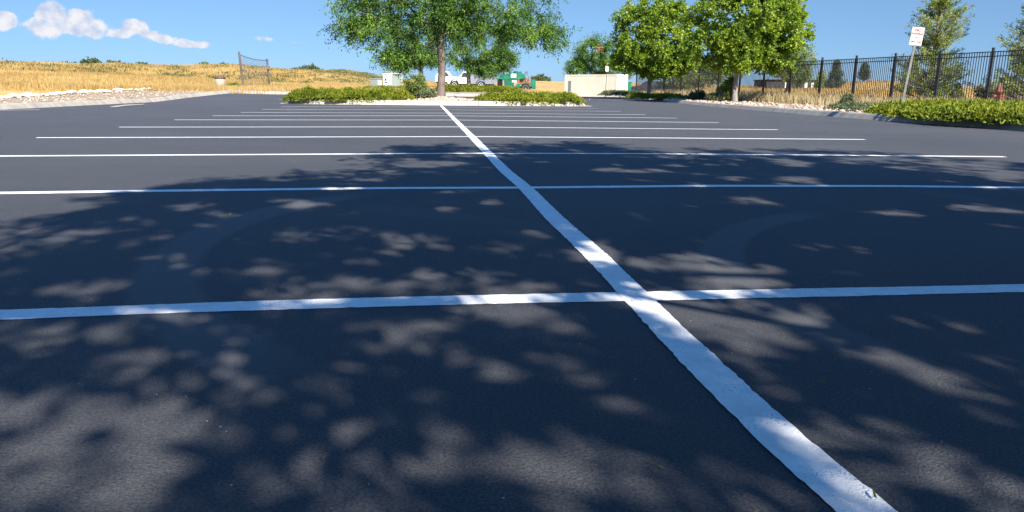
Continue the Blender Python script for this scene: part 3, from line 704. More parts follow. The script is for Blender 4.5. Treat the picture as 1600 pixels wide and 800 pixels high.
pine('pine_tree', 'short bushy pine behind the fence between the sign post and the third fence post', spot(1418, 50), 2.9, 1.6, 33, nt_=110)
pine('conifer', 'small dark conifer behind the fence left of the golden mound', spot(1302, 78), 3.0, 1.35, 34, 'dark_conifer', nt_=150, size=.22, spread=.25)
pine('conifer', 'tiny rounded conifer on top of the golden mound behind the fence', spot(1346, 92), 2.3, 1.25, 35, 'dark_conifer', nt_=110, size=.24, spread=.25)
pine('conifer', 'thin pale young conifer beside the small dark one behind the fence', spot(1280, 84), 2.2, .8, 36, 'pine', nt_=60, per=26, size=.22, spread=.25)

# the nearest shade tree, behind the viewpoint: it throws the dappled shade on the paving
GAPS = [[-1.53,1.33,0.02,0.04,-0.05,0.06],[-1.54,1.44,0.02,0.05,-0.06,0.09],[-1.47,1.45,0.03,0.05,-0.05,0.07],[-1.45,1.42,0.04,0.02,-0.03,0.06],[-1.43,1.5,0.04,0.02,-0.04,0.08],[-1.35,1.48,0.04,0.02,-0.03,0.07],[-1.32,1.38,0.05,0.01,-0.02,0.05],[-1.28,1.43,0.05,0.01,-0.02,0.06],[-1.2,1.41,0.05,0.01,-0.02,0.05],[-1.44,1.17,0.04,0.01,-0.03,0.05],[-1.41,1.24,0.05,0.01,-0.04,0.07],[-1.33,1.21,0.05,0.01,-0.03,0.06],[-1.29,1.16,0.04,0.01,-0.02,0.04],[-1.26,1.21,0.04,0.01,-0.03,0.06],[-1.19,1.2,0.04,0.01,-0.02,0.05],[-1.21,1.31,0.03,0.02,-0.01,0.03],[-1.18,1.36,0.03,0.02,-0.02,0.05],[-1.13,1.36,0.03,0.02,-0.01,0.04],[-1.19,1.48,0.05,-0.01,-0.02,0.06],[-1.44,1.57,0.05,0.02,-0.02,0.04],[-1.77,2.12,0.04,0.04,-0.02,0.05],[-1.67,2.16,0.06,-0.01,-0.02,0.05],[-1.72,1.98,0.04,-0.0,-0.02,0.04],[-1.98,2.53,0.04,0.01,-0.04,0.08],[-1.96,2.61,0.04,0.01,-0.05,0.1],[-1.89,2.57,0.04,0.01,-0.03,0.08],[-1.79,2.61,0.08,-0.01,-0.04,0.11],[-1.83,2.5,0.08,-0.01,-0.03,0.08],[-1.29,1.71,0.04,-0.0,-0.01,0.05],[-1.08,1.66,0.03,0.03,-0.02,0.06],[-0.94,1.6,0.05,0.06,-0.01,0.04],[-0.98,1.69,0.04,-0.0,-0.0,0.04],[-1.04,1.47,0.03,-0.0,-0.01,0.03],[-0.88,2.05,0.04,-0.04,0.01,0.09],[-0.82,2.07,0.04,-0.04,0.01,0.12],[-0.78,1.95,0.03,-0.04,0.01,0.09],[-0.77,1.89,0.06,-0.11,0.01,0.07],[-0.94,2.13,0.07,-0.11,0.0,0.06],[-0.65,1.87,0.04,-0.0,0.0,0.06],[-0.58,1.74,0.04,-0.0,0.01,0.06],[-0.88,1.8,0.05,-0.03,-0.0,0.05],[-0.69,1.4,0.04,-0.04,0.01,0.05],[-0.69,1.32,0.05,-0.01,0.0,0.05],[-0.83,1.17,0.03,0.03,-0.01,0.03],[-0.8,1.24,0.04,0.03,-0.01,0.05],[-0.74,1.25,0.04,0.03,-0.01,0.04],[-0.71,1.15,0.03,0.03,-0.01,0.05],[-0.82,1.08,0.02,0.01,-0.01,0.03],[-0.79,1.12,0.02,0.01,-0.01,0.04],[-0.76,1.11,0.02,0.01,-0.0,0.03],[-1.03,1.17,0.02,0.01,-0.01,0.03],[-1.01,1.2,0.02,0.01,-0.01,0.04],[-0.97,1.19,0.02,0.01,-0.01,0.03],[-0.54,1.26,0.04,-0.0,0.01,0.06],[-0.52,1.14,0.03,-0.0,0.01,0.08],[-0.47,1.21,0.03,-0.0,0.02,0.11],[-0.45,1.14,0.03,-0.0,0.02,0.08],[-0.13,1.62,0.05,-0.0,0.02,0.05],[-0.19,1.49,0.04,-0.0,0.01,0.04],[-0.08,1.9,0.05,-0.0,0.03,0.08],[0.09,1.9,0.03,-0.04,0.05,0.1],[0.18,1.93,0.03,-0.04,0.07,0.13],[0.17,1.8,0.03,-0.04,0.05,0.1],[0.26,1.9,0.02,-0.05,0.03,0.06],[0.31,1.89,0.02,-0.05,0.04,0.07],[0.31,1.79,0.02,-0.04,0.03,0.05],[0.12,2.14,0.04,-0.03,0.03,0.07],[0.19,2.15,0.04,-0.03,0.04,0.09],[0.21,2.07,0.03,-0.03,0.03,0.07],[0.14,1.73,0.05,-0.04,0.04,0.08],[0.4,2.03,0.02,-0.04,0.04,0.06],[0.46,2.03,0.02,-0.04,0.05,0.08],[0.46,1.93,0.02,-0.04,0.04,0.06],[0.38,1.7,0.04,-0.05,0.03,0.04],[0.43,1.56,0.02,-0.05,0.03,0.03],[0.28,1.38,0.01,-0.05,0.04,0.04],[0.32,1.35,0.0,-0.04,0.05,0.05],[0.3,1.27,0.0,-0.04,0.04,0.04],[0.18,1.23,0.02,-0.06,0.06,0.06],[0.26,1.2,0.02,-0.06,0.07,0.07],[0.24,1.09,0.02,-0.05,0.06,0.05],[0.2,1.08,0.01,-0.04,0.06,0.06],[0.27,1.08,0.01,-0.04,0.08,0.07],[0.24,1.0,0.01,-0.03,0.06,0.05],[0.18,1.37,0.02,-0.03,0.02,0.03],[0.22,1.36,0.02,-0.03,0.03,0.04],[0.22,1.31,0.01,-0.02,0.02,0.03],[0.01,1.36,-0.0,-0.12,0.05,0.05],[0.04,1.24,-0.01,-0.11,0.06,0.05],[-0.0,1.08,-0.0,-0.08,0.04,0.03],[0.03,1.79,-0.0,-0.08,0.04,0.05],[0.06,1.73,-0.0,-0.07,0.05,0.06],[0.03,1.61,-0.0,-0.07,0.04,0.04],[-0.09,2.22,0.05,-0.0,0.03,0.11],[-0.0,2.3,0.05,-0.0,0.04,0.15],[0.03,2.21,0.05,-0.0,0.04,0.11],[-0.22,1.22,0.02,-0.02,0.02,0.03],[-0.18,1.22,0.02,-0.02,0.02,0.03],[-0.17,1.17,0.02,-0.02,0.02,0.03],[1.05,2.11,0.0,-0.07,0.04,0.04],[1.09,2.06,0.0,-0.07,0.04,0.05],[1.07,1.95,0.0,-0.06,0.03,0.03],[0.87,1.9,0.06,-0.01,0.03,0.04],[1.44,2.55,0.08,-0.01,0.04,0.05],[-2.91,4.11,0.08,0.11,-0.08,0.14],[-2.87,4.39,0.08,0.13,-0.1,0.2],[-2.71,4.43,0.09,0.14,-0.08,0.17],[-2.07,4.39,0.12,0.08,-0.04,0.15],[-1.83,4.1,0.09,-0.01,-0.03,0.11],[-2.28,3.62,0.1,0.05,-0.03,0.08],[-2.32,3.45,0.06,-0.0,-0.03,0.06],[-1.56,4.59,0.12,-0.01,-0.02,0.11],[-1.37,4.35,0.14,0.08,-0.02,0.15],[-1.11,4.1,0.06,-0.0,-0.01,0.07],[-0.59,4.18,0.09,-0.01,0.01,0.14],[-0.3,4.39,0.09,-0.0,0.01,0.13],[-0.83,3.11,0.06,0.04,-0.01,0.13],[-0.75,3.27,0.07,0.04,-0.01,0.18],[-0.67,3.22,0.07,0.04,-0.0,0.14],[-0.91,2.93,0.08,0.06,-0.01,0.07],[-0.87,3.42,0.08,-0.01,-0.0,0.09],[-0.4,3.14,0.09,-0.01,0.01,0.11],[-1.36,3.4,0.07,-0.01,-0.01,0.05],[-1.58,2.77,0.06,-0.0,-0.02,0.08],[-1.2,2.47,0.06,0.04,-0.01,0.07],[-1.07,2.55,0.06,-0.0,-0.01,0.08],[-0.92,2.49,0.04,-0.0,-0.01,0.1],[-0.79,2.51,0.05,-0.0,-0.0,0.14],[-0.98,2.65,0.03,-0.0,-0.0,0.05],[-0.54,2.54,0.06,-0.01,0.01,0.07],[-0.48,2.68,0.1,-0.01,0.01,0.06],[-1.3,2.43,0.05,-0.0,-0.01,0.04],[-1.62,2.28,0.04,-0.0,-0.02,0.06],[-1.58,2.32,0.05,-0.0,-0.03,0.08],[-1.5,2.27,0.04,-0.0,-0.02,0.06],[-1.21,2.29,0.05,-0.0,-0.01,0.07],[-1.16,2.34,0.05,-0.0,-0.01,0.09],[-1.09,2.29,0.05,-0.0,-0.01,0.07],[-0.56,2.31,0.06,-0.01,0.01,0.07],[-0.48,2.36,0.06,-0.01,0.01,0.09],[-0.41,2.3,0.06,-0.01,0.01,0.07],[-1.93,2.28,0.08,-0.01,-0.02,0.04],[0.88,6.28,0.13,-0.0,0.05,0.21],[1.23,6.17,0.2,-0.01,0.06,0.2],[1.79,5.63,0.11,-0.0,0.06,0.13],[2.95,6.83,0.11,-0.17,0.2,0.38],[2.28,5.53,0.22,-0.01,0.11,0.21],[1.3,4.42,0.06,-0.09,0.08,0.17],[1.44,4.44,0.05,-0.09,0.1,0.21],[1.45,4.21,0.05,-0.08,0.08,0.15],[1.07,4.33,0.08,-0.0,0.03,0.08],[0.44,3.78,0.08,-0.01,0.04,0.12],[0.55,3.24,0.06,-0.04,0.04,0.1],[1.25,3.5,0.08,-0.01,0.08,0.14],[0.87,3.01,0.06,-0.0,0.05,0.1],[0.99,3.08,0.06,-0.0,0.07,0.13],[1.03,3.0,0.06,-0.0,0.06,0.1],[1.21,2.95,0.09,-0.01,0.06,0.09],[1.33,2.85,0.06,-0.0,0.04,0.06],[0.32,2.91,0.05,-0.04,0.03,0.08],[0.41,2.92,0.05,-0.04,0.04,0.1],[0.45,2.81,0.05,-0.04,0.03,0.08],[0.39,2.72,0.04,-0.03,0.04,0.08],[0.47,2.74,0.04,-0.04,0.05,0.1],[0.49,2.64,0.04,-0.03,0.04,0.08],[0.25,2.47,0.06,-0.03,0.04,0.09],[0.35,2.51,0.06,-0.03,0.05,0.11],[0.4,2.41,0.05,-0.03,0.04,0.09],[0.55,2.55,0.06,-0.01,0.03,0.07],[1.88,3.9,0.06,-0.03,0.09,0.13],[2.04,3.97,0.06,-0.03,0.12,0.17],[2.05,3.83,0.06,-0.03,0.09,0.13],[2.6,4.07,0.07,-0.06,0.09,0.11],[2.76,4.08,0.07,-0.06,0.12,0.14],[2.78,3.92,0.06,-0.06,0.09,0.1],[2.05,3.1,0.05,-0.0,0.05,0.06],[-0.17,3.39,0.06,-0.0,0.02,0.13],[0.02,3.01,0.09,-0.01,0.08,0.32],[-0.4,2.45,0.05,-0.0,0.01,0.05],[-0.33,2.48,0.05,-0.0,0.01,0.07],[-0.27,2.44,0.05,-0.0,0.01,0.05],[-0.16,2.47,0.09,-0.01,0.02,0.09],[0.19,2.73,0.1,-0.01,0.04,0.13],[-0.12,2.93,0.09,-0.01,0.02,0.1],[4.32,5.7,0.24,-0.01,0.32,0.37],[-0.78,6.71,0.17,-0.0,-0.0,0.23],[-1.28,6.5,0.17,-0.0,-0.01,0.16],[-0.48,6.88,0.24,-0.0,0.01,0.18],[4.95,6.72,0.28,-0.01,0.21,0.25],[3.98,7.28,0.29,-0.0,0.09,0.15],[-3.06,4.92,0.11,-0.01,-0.03,0.07],[-2.95,4.96,0.11,-0.01,-0.04,0.09],[-2.79,4.91,0.11,-0.01,-0.03,0.07],[-0.38,1.75,0.07,-0.01,0.01,0.07],[-0.31,1.54,0.04,-0.02,0.02,0.05],[-0.27,1.41,0.04,-0.02,0.02,0.04],[-0.48,1.45,0.03,-0.0,0.01,0.04],[-0.58,1.29,0.02,-0.0,0.0,0.04],[-0.19,1.12,0.01,-0.03,0.03,0.04],[-0.15,1.11,0.01,-0.03,0.04,0.04],[-0.15,1.05,0.01,-0.03,0.03,0.03],[-0.31,1.07,0.04,-0.0,0.02,0.04],[-0.57,1.12,0.04,-0.0,0.01,0.04],[-0.34,1.26,0.03,-0.0,0.01,0.04],[-0.97,1.35,0.04,0.02,-0.01,0.04],[-0.9,1.43,0.03,-0.0,-0.0,0.04],[-1.23,1.84,0.05,-0.0,-0.01,0.06],[-1.45,1.88,0.05,0.02,-0.02,0.05],[0.2,1.38,0.03,-0.05,0.03,0.04],[0.51,1.49,0.03,-0.04,0.03,0.03],[0.48,1.34,0.01,-0.02,0.03,0.03],[0.51,1.33,0.01,-0.02,0.04,0.04],[0.5,1.28,0.01,-0.02,0.03,0.03],[0.09,1.53,0.05,-0.03,0.03,0.04],[-0.4,1.58,0.04,-0.0,0.01,0.05],[-0.73,1.58,0.04,-0.0,0.0,0.04],[-0.35,1.15,0.03,-0.0,0.01,0.05],[-0.27,1.05,0.03,-0.03,0.02,0.03],[-0.28,2.07,0.07,-0.01,0.01,0.06],[-0.39,1.96,0.06,-0.01,0.01,0.05],[-0.66,2.1,0.06,-0.01,0.0,0.06],[-1.25,2.04,0.06,0.01,-0.01,0.05]]  # sunlit patches wanted on the paving; the crown is cut open to light them
OUTL = np.array([(-5.2, 1.5), (-4.6, 3.4), (-3.35, 4.75), (-2.55, 5.1), (-2.35, 5.9), (-2.0, 6.4), (-1.7, 7.3), (-1.25, 8.1), (-1.05, 9.1), (-.2, 9.7), (.6, 10.3), (1.1, 10.7), (2.0, 10.35), (2.5, 10.5), (3.2, 9.75), (3.9, 8.9), (4.7, 8.3), (5.3, 7.7), (6.0, 7.35), (6.0, 6.4), (5.2, 6.0), (6.3, 5), (6.8, 3), (6, 0), (3.5, -3), (-2, -3), (-4.8, 0)])
SH = -sxy/math.tan(SUN_EL)
rg_ = np.random.default_rng(4); nr_ = sxy/np.linalg.norm(sxy)      # countless small chinks between the leaves as well
for _ in range(400):
    r_ = rg_.uniform(.02, .065); l_ = r_*rg_.uniform(1.2, 2.4); a_ = rg_.normal(0, .5); c_, s_ = math.cos(a_), math.sin(a_); u_ = (nr_[0]*c_-nr_[1]*s_, nr_[0]*s_+nr_[1]*c_)
    GAPS.append([rg_.uniform(-4.5, 6.3), rg_.uniform(.6, 10), u_[0]*l_, u_[1]*l_, -u_[1]*r_, u_[0]*r_])
GA = np.array(GAPS)
for c_ in (2, 4):
    L_ = np.linalg.norm(GA[:, c_:c_+2], axis=1, keepdims=True)+1e-6; GA[:, c_:c_+2] *= (1.04*L_+.03)/L_
GI = np.linalg.inv(np.stack([GA[:, 2:4], GA[:, 4:6]], 2))
def shade_keep(P):
    """crown shaped for its shadow: leaves that would shade the set sunlit patches are dropped"""
    s_ = P[:, :2]+P[:, 2:3]*SH
    k = inside(OUTL, s_[:, 0], s_[:, 1]); lit = np.zeros(len(P), bool)
    for i in range(len(GA)):
        q = (s_-GA[i, :2])@GI[i].T; lit |= (q**2).sum(1) < 1.0
    lit &= rg_.random(len(P)) > .03
    return k & ~lit
NT = (2.9, -3.3, .2)
tree('locust_tree', 'wide shade tree behind the viewpoint that dapples the near paving', NT, 2.6, .19,
     [(.2, 1.5, 5.2, 5.3, 5.2, 2.3, 3), (-.5, 1.6, 4.2, 4.4, 4.4, 1.0, 1)], 640, 150, .60, .13, .06, MAT['locust'], MAT['bark'], 41, droop=.35, hole=.9, shell=.15, keep=shade_keep, rise=.1)

# ------------------------------------------------------------------ shrubs and ground cover
def poly(c, rx, ry, n=22, seed=0, rz=0):
    r = np.random.default_rng(seed); a = np.arange(n)*2*math.pi/n; k = 1+.12*np.sin(a*3+seed)+.07*np.sin(a*5+2*seed)
    x = rx*k*np.sign(np.cos(a))*abs(np.cos(a))**.75; y = ry*k*np.sign(np.sin(a))*abs(np.sin(a))**.75
    return np.c_[c[0]+x*math.cos(rz)-y*math.sin(rz), c[1]+x*math.sin(rz)+y*math.cos(rz)]
juniper('juniper', 'bright green spreading juniper filling the left half of the long island', np.array([(-6.2, 31.75), (-4.5, 31.55), (-2.5, 31.6), (-1.15, 31.9), (-1.0, 32.6), (-1.9, 33.6), (-3.2, 34.9), (-5.6, 35), (-6.3, 33.6)]), .53, 300, 51)
juniper('juniper', 'bright green spreading juniper filling the right half of the long island', np.array([(1.7, 31.75), (3.5, 31.3), (5.2, 31.4), (6.3, 31.7), (6.35, 33.4), (5.6, 34.8), (3.0, 34.9), (2.3, 33.3)]), .44, 300, 52)
juniper('juniper', 'low juniper strip behind the rocks, under the short forked tree', poly(spot(748, 47.5), 2.9, 1.2, seed=3), .42, 260, 53)
juniper('juniper', 'low juniper strip in front of the white utility cabinet', poly(spot(612, 46.2), 1.9, .8, seed=4), .36, 260, 54)
juniper('juniper', 'flat yellow green juniper patch under the left bright tree by the kerb', poly(spot(1028, 46.5), 1.7, 1.3, seed=5), .30, 260, 55)
juniper('juniper', 'shaded dark juniper patch at the foot of the cream container', poly(spot(972, 58), 1.5, 1.5, seed=6), .45, 200, 56, lm='sage')
jr = []
for px, z in [(1362, 20.5), (1395, 18.6), (1425, 17.3), (1470, 15.9), (1530, 15.0), (1600, 14.2), (1700, 12.6), (1800, 11.6), (1900, 15), (1760, 22), (1640, 27.5), (1520, 29.5), (1440, 28.5), (1380, 25)]:
    q = place(px, z); jr.append((q[0], q[1]))
juniper('juniper', 'wide bed of yellow green juniper spilling over the right kerb below the fence', np.array(jr), .30, 190, 57, edge=.6, ln=.12)
juniper('juniper', 'thin straggling juniper with brown gaps at the base of the sign post', poly(spot(1372, 23), 1.1, 1.5, seed=8), .26, 120, 58, lm='sage')

def bush(name, label, base, rx, rz_, seed, lm='shrub', nt_=80, per=30, size=.08, width=.045, cat='shrub', group=None, spread=.16, ry=None, stalk=.05, hole=.2, droop=.05):
    rng = np.random.default_rng(seed); root = empty(name, base, label=label, cat=cat, group=group); ry = ry or rx
    tg = crown_targets([(0, 0, rz_*.5, rx, ry, rz_*.5, 2), (rx*.3, 0, rz_*.62, rx*.5, ry*.6, rz_*.42, 1), (-rx*.4, 0, rz_*.38, rx*.5, ry*.6, rz_*.34, 1)], nt_, rng, .5, hole, .03)
    V, F, pos, par, ends = skeleton([np.array([0, 0, -.05]), np.array([0, 0, 0.02]), np.array([0, 0, rz_*.12])], tg, step=.25, rtip=.004, rtrunk=.02+rz_*.012, rng=rng)
    arr_obj('stems', V, F, MAT['bark'], root)
    b, d = leaf_cloud(pos, par, ends, per, spread, size, width, rng, droop, back=1)
    V, F = quads(b, d, size*rng.uniform(.6, 1.3, len(b)), width, .2, rng); arr_obj('foliage', V, F, MAT[lm], root)
    return root
s = spot(651, 33.0)
bush('rose_bush', 'loose leafy bush with yellowing tips left of the tall tree trunk on the island', s, .52, 1.15, 61, 'shrub', 80, 26, .085, .05, droop=0)
bush('leafy_bush', 'low grey green bush at the right foot of the rose bush', spot(668, 32.6), .42, .42, 62, 'sage', 60, 30)
bush('leafy_bush', 'upright bright green bush touching the left side of the grey trunk', spot(1135, 40.5), .45, 1.25, 63, 'shrub', 90, 34, .1, .06)
bush('leafy_bush', 'dark blue green low bush left of the grey trunk among rocks', spot(1118, 40), .55, .5, 64, 'sage', 80, 34)
bush('leafy_bush', 'dark green clump at the fence base left of the grey trunk', spot(1088, 42.5), .6, .5, 65, 'sage', 80, 30)
bush('leafy_bush', 'small green weed at the foot of the fourth fence post', spot(1323, 33.2), .26, .5, 66, 'sage', 40, 26)
bush('leafy_bush', 'small green weed between the litter bin and the left net post', spot(365, 48.5), .38, .3, 67, 'shrub', 40, 26)
bush('leafy_bush', 'dark rounded bush behind the fence beside the red hydrant', spot(1545, 46), 1.0, 1.1, 68, 'far_bush', 90, 30, .13, .07, spread=.22)
bush('leafy_bush', 'dark bush at the right edge behind the fence past the red hydrant', spot(1590, 44), 1.1, 1.2, 69, 'far_bush', 90, 30, .13, .07, spread=.22)
bush('leafy_bush', 'bush hugging the foot of the tall open pine behind the fence', spot(1470, 43), 1.3, 1.2, 70, 'pine', 100, 30, .14, .05, spread=.22)
# bushes along the hill line, each one seen on its own
FARB = [(14, 150, 1.1, .8, 'small dark bush at the far left end of the ridge'), (48, 150, 1.2, .8, 'low brown green bush near the left end of the ridge'), (90, 152, 2.3, 1.3, 'wide low bush on the ridge under the tall cloud'), (112, 150, 2.2, 1.5, 'fuller olive bush on the ridge right of the wide low one'), (146, 148, 2.2, 1.8, 'roundest dark green bush on the left ridge'), (128, 155, 1.2, 1.1, 'little bush squeezed beside the roundest one on the ridge'),
        (184, 152, 1.9, 1.2, 'flat dark bush on the ridge right of the roundest one'), (225, 150, 1.3, .6, 'faint low bush mid way along the left ridge'), (322, 150, .9, .7, 'small dark bush on the ridge left of the net'), (352, 152, 1.5, .6, 'low olive bush on the ridge just left of the net'),
        (461, 165, .9, .9, 'small bush on the ridge right of the net'), (476, 165, 1.6, 1.5, 'left one of the dark bush pair above the long juniper'), (485, 168, 1.9, 1.7, 'right and taller of the dark bush pair above the long juniper'), (497, 166, 1.0, .9, 'small bush trailing right of the dark bush pair'),
        (842, 210, 2.2, 1.6, 'brown green bush on the skyline right of the green machine'), (852, 215, 1.8, 1.3, 'low bush on the skyline between machine and container')]
for k, (px, z, rx, h, lab) in enumerate(FARB):
    q = place(px, z); D_ = z
    bush('hill_bush', lab, (float(q[0]), float(q[1]), float(terrain(q[0], q[1]))-.15), rx, h*1.15+.25, 80+k, 'far_bush', 50, 26, .34, .22, group='bushes on the ridge', spread=.5, hole=.1)
rng = np.random.default_rng(3)
# scattered weeds on the slopes
pts = []
for k in range(400):
    px = rng.uniform(-60, 620); z = rng.uniform(70, 148); q = place(px, z); pts.append((q[0], q[1], float(terrain(q[0], q[1]))))
for k in range(180):   # the green band under the far knoll
    px = rng.normal(560, 42); z = rng.normal(128, 9); q = place(px, z); pts.append((q[0], q[1], float(terrain(q[0], q[1]))))
pts = np.array(pts); nn = 46
i = np.repeat(np.arange(len(pts)), nn); sc_ = rng.uniform(.35, 1.0, len(pts))[i][:, None]
V, F = quads(pts[i]+rng.normal(0, 1, (len(i), 3))*np.array([.75, .5, .14])*sc_+np.array([0, 0, .18]), unit(rng.normal(size=(len(i), 3))+np.array([0, 0, .8])), .30, .14, .2, rng)
tag(arr_obj('hillside_weeds', V, F, MAT['far_bush']), 'scattered low olive weeds over the golden hillside', 'weeds', kind='stuff')
# dry grass over the hillside
n = 42000; px = rng.uniform(-150, 760, n); z = 44+110*rng.random(n)**1.2
q = np.array([0, 0, 0]); A_ = CAM+FW*z[:, None]+RT*(z*(px-800)/FPX)[:, None]; X_, Y_ = A_[:, 0], A_[:, 1]
# remove the tilt of the view axis: keep only the plan position
Y_ = Y_*1.0; ok = ~inside(LOT+Nn*2.0, X_, Y_); X_, Y_ = X_[ok], Y_[ok]
dl = np.hypot(X_+1, Y_)
grass('hillside_grass', np.c_[X_, Y_, np.maximum(terrain(X_, Y_), 0)], .34+.002*dl, .05, MAT['dry2'], 91, clump=5, spread=.35, label='golden dry grass covering the hills on the left', cat='dry grass')
n = 16000; px = rng.uniform(960, 1720, n); z = 34+95*rng.random(n)**1.3; A_ = CAM+FW*z[:, None]+RT*(z*(px-800)/FPX)[:, None]; X_, Y_ = A_[:, 0], A_[:, 1]
def fside(x, y):   # metres beyond the fence line
    return (x-FP[0][0])*FNn[0]+(y-FP[0][1])*FNn[1]
# fence line
def cs(Xc, z):
    b = (0-CAM[2]-FW[2]*z-RT[2]*Xc)/UP[2]; q_ = CAM+FW*z+RT*Xc+UP*b; return np.array([q_[0], q_[1]])
FP = [cs(18.87-.671*k, 28.96+2.345*k) for k in range(-4, 14)]
dv = unit(FP[-1]-FP[0]); FNn = np.array([dv[1], -dv[0]]);
if FNn[0] < 0: FNn = -FNn
ok = (fside(X_, Y_) > .2); X_, Y_ = X_[ok], Y_[ok]
grass('field_grass', np.c_[X_, Y_, gz(X_, Y_)], .42, .045, MAT['dry2'], 92, clump=6, spread=.3, label='golden field grass beyond the black fence', cat='dry grass')
# tall dry grass along the fence foot
pts = []
for k in range(2600):
    f = rng.random()*14+1.2; i0 = int(f); p_ = FP[i0]+(FP[min(i0+1, len(FP)-1)]-FP[i0])*(f-i0) if i0 < len(FP)-1 else FP[-1]
    wv = .5+.5*math.sin(f*2.3)*math.sin(f*1.1+1)
    if rng.random() > .25+.75*wv: continue
    p_ = p_-FNn*(rng.gamma(1.6, .55)-.6); pts.append((p_[0], p_[1], 0))
pts = np.array(pts); pts[:, 2] = gz(pts[:, 0], pts[:, 1])
grass('fence_grass', pts, .62, .022, MAT['dry'], 93, clump=12, spread=.12, lean=.5, label='tall straw coloured grass tufts along the foot of the fence', cat='dry grass')
# short dry grass on the bed beyond the island
n = 5200; X_ = rng.uniform(-24, 9.2, n); Y_ = rng.uniform(43.9, 62, n); ok = ~((X_ > -1.6) & (X_ < 6) & (Y_ < 49)); X_, Y_ = X_[ok], Y_[ok]
grass('bed_grass', np.c_[X_, Y_, gz(X_, Y_)], .26, .03, MAT['dry2'], 94, clump=8, spread=.2, label='short golden grass behind the far kerb', cat='dry grass')

# ------------------------------------------------------------------ rocks
def rockmesh(seed, sub=1):
    rg = np.random.default_rng(seed); bm = bmesh.new(); bmesh.ops.create_icosphere(bm, subdivisions=sub+1, radius=.5)
    ax = rg.normal(size=(5, 3)); ax = unit(ax); lim = rg.uniform(.26, .42, 5)
    for v in bm.verts:
        p = np.array(v.co)
        for a, l in zip(ax, lim):
            dd = p@a
            if dd > l: p = p-a*(dd-l)
        v.co = Vector(p*np.array([1, .8, .62]))
    me = bpy.data.meshes.new('boulder'); bm.to_mesh(me); bm.free(); return me
def rubble(name, pts, s0, s1, m, seed, label):
    rg = np.random.default_rng(seed); Vs, Fs = [], []; base = []
    for k in range(6):
        me = rockmesh(100+k, 0); base.append((np.array([v.co[:] for v in me.vertices]), np.array([p.vertices[:] for p in me.polygons]))); bpy.data.meshes.remove(me)
    o_ = 0
    for p in pts:
        v, f = base[rg.integers(6)]; a = rg.uniform(0, 6.28); s_ = s0+(s1-s0)*rg.random()**2; c_, n_ = math.cos(a), math.sin(a)
        w = v*s_; w = np.c_[w[:, 0]*c_-w[:, 1]*n_, w[:, 0]*n_+w[:, 1]*c_, w[:, 2]]+np.array(p)+np.array([0, 0, s_*.12]); Vs.append(w); Fs.append(f+o_); o_ += len(v)
    return tag(arr_obj(name, np.vstack(Vs), np.vstack(Fs), m), label, 'rocks', kind='stuff')
rg = np.random.default_rng(9)
P_ = []
for k in range(900):
    x, y = rg.normal(.3, 1.1), rg.uniform(31.75, 35.0)
    if abs(x-.2) < 2.0: P_.append((x, y, float(G(x, y))+.19+.12*math.exp(-((x-.1)**2+(y-33.8)**2)/.8)))
rubble('island_stones', P_, .06, .22, MAT['rock'], 1, 'tan stones heaped round the foot of the tall island tree')
P_ = []
for k in range(5200):
    i0 = rg.integers(len(LOT)); q_ = LOT[i0]+Nn[i0]*(.25+abs(rg.normal(0, 1.5))); q_ = q_+rg.normal(0, .3, 2)
    if q_[0] > 10.5 and 16 < q_[1] < 60 and not inside(LOT+Nn*.2, q_[:1], q_[1:])[0]: P_.append((q_[0], q_[1], 0))
P_ = np.array(P_); P_[:, 2] = gz(P_[:, 0], P_[:, 1])
rubble('verge_stones', P_, .07, .26, MAT['rock'], 2, 'tan stones strewn along the right kerb below the fence')
P_ = []
for k in range(8000):
    i0 = rg.integers(len(LOT)); q_ = LOT[i0]+Nn[i0]*(.25+abs(rg.uniform(0, 6.2))); q_ = q_+rg.normal(0, .3, 2)
    if q_[0] < -12.3 and 14 < q_[1] < 45: P_.append((q_[0], q_[1], 0))
P_ = np.array(P_); P_[:, 2] = gz(P_[:, 0], P_[:, 1])
rubble('swale_stones', P_, .05, .17, MAT['rock'], 3, 'reddish tan rubble between the left kerb and the white boulders')
bm_ = []
for k in range(6):
    me = rockmesh(200+k, 1); me.materials.append(MAT['white_rock']); bm_.append(me)
nb = 0
for k in range(74):
    f = k/73; px = -14+290*f+rg.normal(0, 2); z = 30+14.5*f+rg.normal(0, .7)
    q_ = place(px, z); o = bpy.data.objects.new('boulder', bm_[rg.integers(6)]); C.objects.link(o)
    s_ = rg.uniform(.16, .5)*(1.0-.3*f); o.scale = (s_*rg.uniform(.9, 1.3), s_, s_*.8); o.rotation_euler = (rg.uniform(-.2, .2), rg.uniform(-.2, .2), rg.uniform(0, 6.28))
    o.location = (q_[0], q_[1], gz(q_[0], q_[1])+s_*.17)
    tag(o, 'white boulder in the long row edging the golden hillside', 'boulder', 'white boulders along the left slope')

